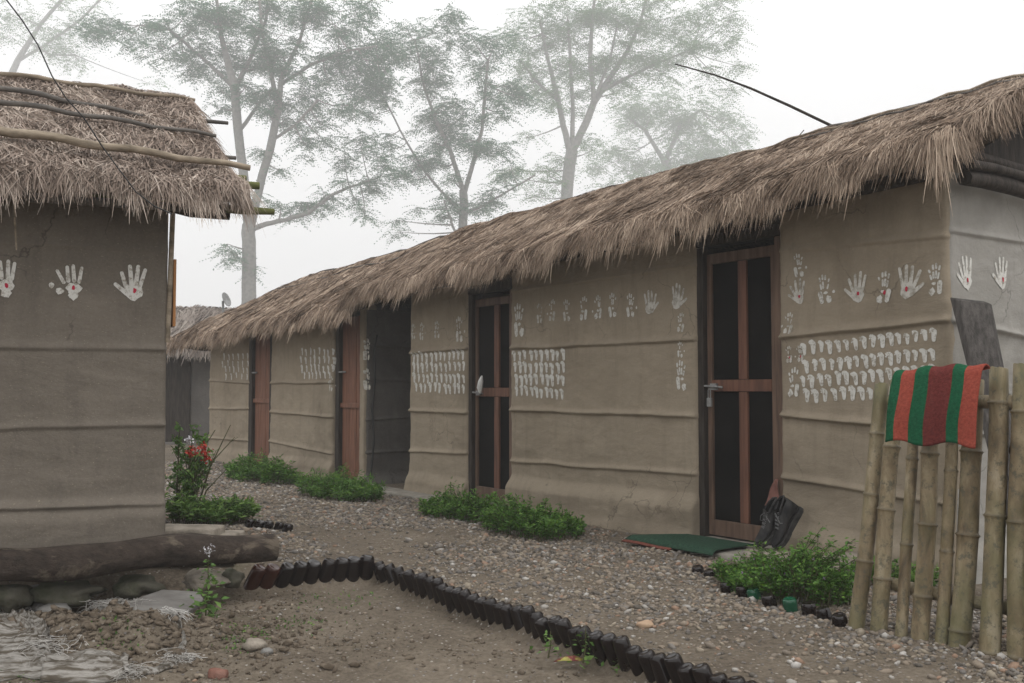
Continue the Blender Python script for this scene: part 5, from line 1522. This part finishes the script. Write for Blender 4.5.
# satellite dish
c = at(225, 300, 20.2); mb = MB(); ax = np.array([.93, -.22, .35]); ax /= np.linalg.norm(ax); a = np.cross(ax, [0, 0, 1]); a /= np.linalg.norm(a); b = np.cross(a, ax)
V = []; F = []
for i in range(6):
    r = .15 * i / 5; z = .12 * (r / .15) ** 2 * .35
    for k in range(20): an = 2 * math.pi * k / 20; V.append(c + ax * z + a * r * math.cos(an) + b * r * math.sin(an))
for i in range(5):
    for k in range(20): F.append((i * 20 + k, i * 20 + (k + 1) % 20, (i + 1) * 20 + (k + 1) % 20, (i + 1) * 20 + k))
root = empty('satellite_dish', c - np.array([0, 0, .6]), 'small grey satellite dish above the thatch of the distant hut', 'dish')
mb.add(V, F, 0, True); o = mb.build('reflector', METAL, root); o.modifiers.new('s', 'SOLIDIFY').thickness = .01
mb = MB(); mb.tube([c - np.array([0, 0, 1.2]), c - ax * .05], .025, 8); mb.build('mast', METAL, root)

# ------------------------------------------------------------------ trees
def tree(Y, limbs, clumps, label, mat, seed, dens=1.0, base=None, leafl=.30, name='feathery_tree'):
    rng = np.random.default_rng(seed)
    bx, r0 = base
    b = at(bx, 390, Y); b[2] = 0
    root = empty(name, b, label, 'tree')
    mb = MB(); nodes = []; extra = []
    for li, L in enumerate(limbs):
        dY = 0 if li == 0 else rng.uniform(-3.0, 3.0)
        pts = []; rad = []
        for k, (x, y, wpx) in enumerate(L):
            t = k / (len(L) - 1)
            p = at(x, y, Y + dY * t)
            pts.append(p); rad.append(wpx * Y / 2000 * (1.0 if li == 0 else .85))
        if li == 0: pts.insert(0, np.array([b[0], b[1], -.2])); rad.insert(0, rad[0] * 1.25)
        # smooth subdivision
        P = []; R = []
        for i in range(len(pts) - 1):
            for q in range(3):
                t = q / 3; P.append(pts[i] * (1 - t) + pts[i + 1] * t + rng.normal(0, .03, 3) * (q > 0)); R.append(rad[i] * (1 - t) + rad[i + 1] * t)
        P.append(pts[-1]); R.append(rad[-1])
        mb.tube(P, R, 8, cap=False)
        for p, r in zip(P[2:], R[2:]): nodes.append((p, r))
        if li > 0:
            for q_ in range(int(len(L) * 1.6)):
                t_ = rng.uniform(.3, 1) * (len(L) - 1); i_ = min(int(t_), len(L) - 2)
                ax_ = L[i_][0] + (L[i_ + 1][0] - L[i_][0]) * (t_ - i_); ay_ = L[i_][1] + (L[i_ + 1][1] - L[i_][1]) * (t_ - i_)
                if ay_ < 215: extra.append((ax_ + rng.normal(0, 9), ay_ + rng.normal(-2, 7), rng.uniform(7, 13)))
    NP = np.array([n[0] for n in nodes])
    Vs = []; Fs = []; Ts = []; off = 0
    for (cx, cy, rp) in list(clumps) + extra:
        dy = rng.uniform(-2.6, 2.6)
        c = at(cx, cy, Y + dy); R = rp * Y / 1000
        i = int(np.argmin(np.linalg.norm((NP - c) * [1, .5, 1], axis=1) + .5 * (NP[:, 2] > c[2])))
        q = NP[i]; m = (q + c) / 2 + [0, 0, .15 * R] + rng.normal(0, .1, 3)
        rq = min(.14, nodes[i][1] * .7)
        ctl = q + (c - q) * .45 + np.array([0, 0, -.25 * R]) + rng.normal(0, .15, 3)
        mb.tube([(1 - t_) ** 2 * q + 2 * t_ * (1 - t_) * ctl + t_ * t_ * c for t_ in np.linspace(0, 1, 6)], [rq + (.03 - rq) * t_ for t_ in np.linspace(0, 1, 6)], 5, cap=False)
        nf = int(dens * 130 * (rp / 28) ** 1.6)
        # sub clumps
        ks = max(4, int(rp / 5)); SCn = rng.normal(size=(ks, 3)); SCn /= np.linalg.norm(SCn, axis=1)[:, None]; SCn *= rng.uniform(.35, 1.0, (ks, 1)) * R * np.array([1, 1.0, .8]); SCn += c
        for s_ in SCn: mb.tube([c, (c + s_) / 2 + [0, 0, .05], s_], [.035, .025, .014], 4, cap=False)
        which = rng.integers(0, ks, nf)
        O = SCn[which] + rng.normal(0, 1, (nf, 3)) * R * np.array([.27, .27, .18])
        az = rng.uniform(0, 6.28, nf); Lf = rng.uniform(.012, .021, nf) * Y
        D = np.stack([np.cos(az), np.sin(az), rng.uniform(-.45, .25, nf)], 1); D /= np.linalg.norm(D, axis=1)[:, None]
        side = np.cross(D, [0, 0, 1.0]); side /= np.linalg.norm(side, axis=1)[:, None]
        K = 7
        for k in range(K):
            t = (k + .6) / K
            B = O + D * (Lf * t)[:, None] - np.array([0, 0, 1]) * (Lf * t * t * .35)[:, None]
            for sg in (-1, 1):
                dd = side * sg + D * .45 + rng.normal(0, .15, (nf, 3)) - np.array([0, 0, .15]); dd /= np.linalg.norm(dd, axis=1)[:, None]
                l = leafl * (1.1 - .5 * abs(t - .45)) * rng.uniform(.8, 1.2, nf)
                V_, F_, T_ = leaves_mesh(B, dd, l, l * .42, rng, np.clip(.5 + rng.normal(0, .22, nf), 0, 1), .15)
                Vs.append(V_); Fs.append(F_ + off); Ts.append(T_); off += len(V_)
    me = npmesh('crown', np.concatenate(Vs), np.concatenate(Fs), False); add_tint(me, np.concatenate(Ts))
    mkobj('crown', me, mat, root)
    mb.build('trunk', BARK, root)
    print(label, len(me.polygons))

tree(108, [[(249, 300, 15), (249, 250, 14), (249, 225, 14)],
          [(249, 230, 12), (243, 170, 11), (237, 120, 11), (234, 85, 10), (222, 40, 6), (215, -10, 3)],
          [(250, 228, 11), (259, 190, 10), (270, 150, 10), (278, 110, 9), (281, 80, 6), (300, 40, 4), (315, -10, 3)],
          [(234, 90, 7), (250, 60, 5), (266, 20, 4), (270, -20, 2)], [(278, 105, 7), (270, 70, 5), (262, 30, 4), (258, -20, 2)],
          [(250, 230, 7), (266, 224, 6), (285, 220, 5), (310, 212, 5), (330, 196, 4), (350, 187, 3), (378, 178, 2)],
          [(240, 130, 5), (258, 105, 4), (275, 85, 3)], [(234, 88, 5), (205, 60, 4), (170, 30, 3), (140, 25, 2)],
          [(272, 140, 4), (295, 125, 3), (318, 100, 3)], [(280, 85, 5), (310, 65, 4), (350, 50, 3), (376, 46, 2)]],
     [(112, 18, 24), (96, 34, 16), (130, 36, 18), (184, 60, 26), (165, 48, 18), (205, 62, 20), (215, 26, 34), (190, 8, 26), (240, 12, 26), (232, 62, 22), (236, 82, 15), (281, 35, 26), (262, 8, 22), (300, 12, 26), (284, 58, 18),
      (334, 24, 28), (355, 8, 24), (373, 44, 30), (385, 70, 28), (351, 88, 30), (330, 80, 22), (312, 104, 20), (355, 104, 24), (385, 100, 20), (366, 60, 26), (340, 60, 18), (310, 150, 16), (326, 142, 12), (360, 143, 20), (345, 158, 14), (378, 158, 16), (369, 184, 14), (356, 200, 10), (386, 168, 12), (268, 152, 12), (280, 170, 9), (252, 96, 13), (220, 108, 11), (236, 254, 13), (228, 244, 8), (248, 268, 8), (281, 206, 10), (262, 196, 7), (365, 214, 10)],
     'tall feathery tree with forked pale trunks, nearest in the fog behind the left roof', LEAF_TREE, 1, 1.3, (249, 15))
tree(112, [[(462, 300, 10), (462, 240, 9), (464, 208, 9), (463, 190, 8)],
          [(463, 190, 6), (450, 150, 5), (438, 125, 4), (425, 90, 3), (415, 40, 2)], [(464, 195, 6), (474, 160, 5), (482, 130, 4), (488, 60, 3)],
          [(462, 212, 4), (440, 190, 3), (420, 165, 3), (400, 130, 2), (385, 100, 2)], [(464, 214, 4), (485, 205, 3), (510, 190, 2), (535, 175, 2)], [(463, 246, 3), (452, 225, 3), (444, 200, 2)]],
     [(408, 30, 24), (424, 64, 26), (400, 55, 20), (440, 48, 22), (434, 98, 20), (452, 106, 20), (463, 118, 24), (486, 100, 18), (488, 142, 22), (470, 140, 18), (442, 135, 20), (424, 120, 14), (524, 98, 22), (508, 86, 18), (500, 112, 16), (430, 160, 15), (451, 176, 11), (475, 210, 9), (458, 208, 8), (400, 176, 17), (412, 160, 12), (496, 40, 24), (470, 34, 20), (480, 68, 18), (455, 20, 22), (401, 232, 8), (396, 220, 7), (416, 208, 6)],
     'slender multi-stemmed feathery tree in the fog, second from the left', LEAF_TREE, 2, 1.3, (462, 9))
tree(146, [[(564, 300, 12), (565, 210, 12), (569, 170, 12), (572, 150, 12)],
          [(572, 152, 9), (585, 125, 9), (594, 102, 8), (605, 85, 7), (625, 55, 5), (640, 25, 4), (648, -10, 3)], [(570, 152, 8), (563, 125, 7), (557, 95, 6), (548, 60, 4), (540, 20, 3)],
          [(572, 150, 6), (573, 110, 5), (571, 70, 4), (568, 20, 3)], [(594, 102, 6), (590, 60, 5), (592, 20, 4), (596, -15, 3)], [(600, 92, 5), (630, 76, 4), (660, 62, 3), (690, 50, 2)], [(594, 100, 4), (610, 60, 3), (618, 20, 2)], [(557, 100, 4), (535, 80, 3), (520, 60, 2)]],
     [(545, 22, 30), (520, 38, 22), (568, 10, 28), (586, 22, 26), (610, 8, 26), (627, 26, 24), (650, 5, 26), (668, 18, 28), (701, 24, 28), (722, 40, 18), (690, 52, 22), (709, 78, 16), (720, 8, 24), (572, 64, 20), (545, 70, 22), (528, 62, 16), (602, 72, 18), (630, 50, 18), (643, 66, 18), (618, 90, 12), (580, 92, 14), (561, 164, 15), (545, 172, 14), (516, 178, 15), (504, 170, 11), (537, 197, 11), (555, 186, 10), (582, 135, 13), (592, 150, 9), (734, 92, 11), (740, 66, 10), (728, 22, 14), (664, 72, 14), (552, 100, 14), (527, 138, 9)],
     'broad spreading tree with a forking trunk in the middle of the fog', LEAF_TREE2, 3, 1.4, (564, 12), .34)
tree(200, [[(668, 300, 14), (668, 200, 13), (666, 160, 10)], [(666, 165, 6), (645, 130, 4), (625, 115, 3)], [(666, 160, 6), (680, 125, 4), (700, 110, 3)]],
     [(627, 122, 26), (645, 108, 22), (668, 106, 26), (692, 120, 24), (660, 140, 30), (627, 150, 26), (627, 176, 24), (645, 172, 26), (680, 150, 28), (693, 160, 26), (717, 118, 20), (706, 134, 20), (742, 130, 13), (735, 142, 10), (730, 112, 12), (685, 178, 26), (709, 158, 20), (600, 168, 14), (606, 186, 16), (720, 152, 14), (640, 196, 22), (740, 148, 8), (665, 190, 24)],
     'pale rounded tree farthest in the fog behind the right roof', LEAF_TREE2, 4, 1.3, (668, 13), .50, 'foggy_tree')
tree(190, [[(-20, 300, 12), (-10, 150, 10), (0, 100, 8), (18, 60, 6), (40, 25, 4), (70, -10, 3)], [(5, 95, 5), (-15, 40, 4), (-30, 0, 3)], [(20, 60, 4), (45, 45, 3), (80, 20, 3), (100, 0, 2)], [(30, 42, 3), (50, 55, 2), (75, 55, 2)]],
     [(20, 14, 22), (38, 26, 16), (57, 36, 20), (45, 46, 14), (76, 62, 12), (10, 36, 16), (-15, 20, 24), (60, 8, 16), (154, 85, 9)],
     'sparse pale tree faint in the fog above the left roof', LEAF_TREE2, 5, .7, (-20, 12), .46, 'sparse_tree')

# ------------------------------------------------------------------ haze
import bmesh
bm = bmesh.new(); bmesh.ops.create_cube(bm, size=1)
bmesh.ops.transform(bm, verts=bm.verts, matrix=Matrix.Translation((0, 100, 40.5)) @ Matrix.Diagonal((320, 256, 84, 1)))
me = bpy.data.meshes.new('haze'); bm.to_mesh(me); bm.free()
hz = link(bpy.data.objects.new('haze', me)); tag(hz, kind='stuff')
m = bpy.data.materials.new('haze'); m.use_nodes = True; nt = m.node_tree; nt.nodes.clear()
pv = nt.nodes.new('ShaderNodeVolumePrincipled'); out = nt.nodes.new('ShaderNodeOutputMaterial')
pv.inputs['Color'].default_value = (.99, .995, 1.0, 1); pv.inputs['Density'].default_value = .0031; pv.inputs['Anisotropy'].default_value = 0.0
nt.links.new(pv.outputs[0], out.inputs['Volume']); me.materials.append(m)
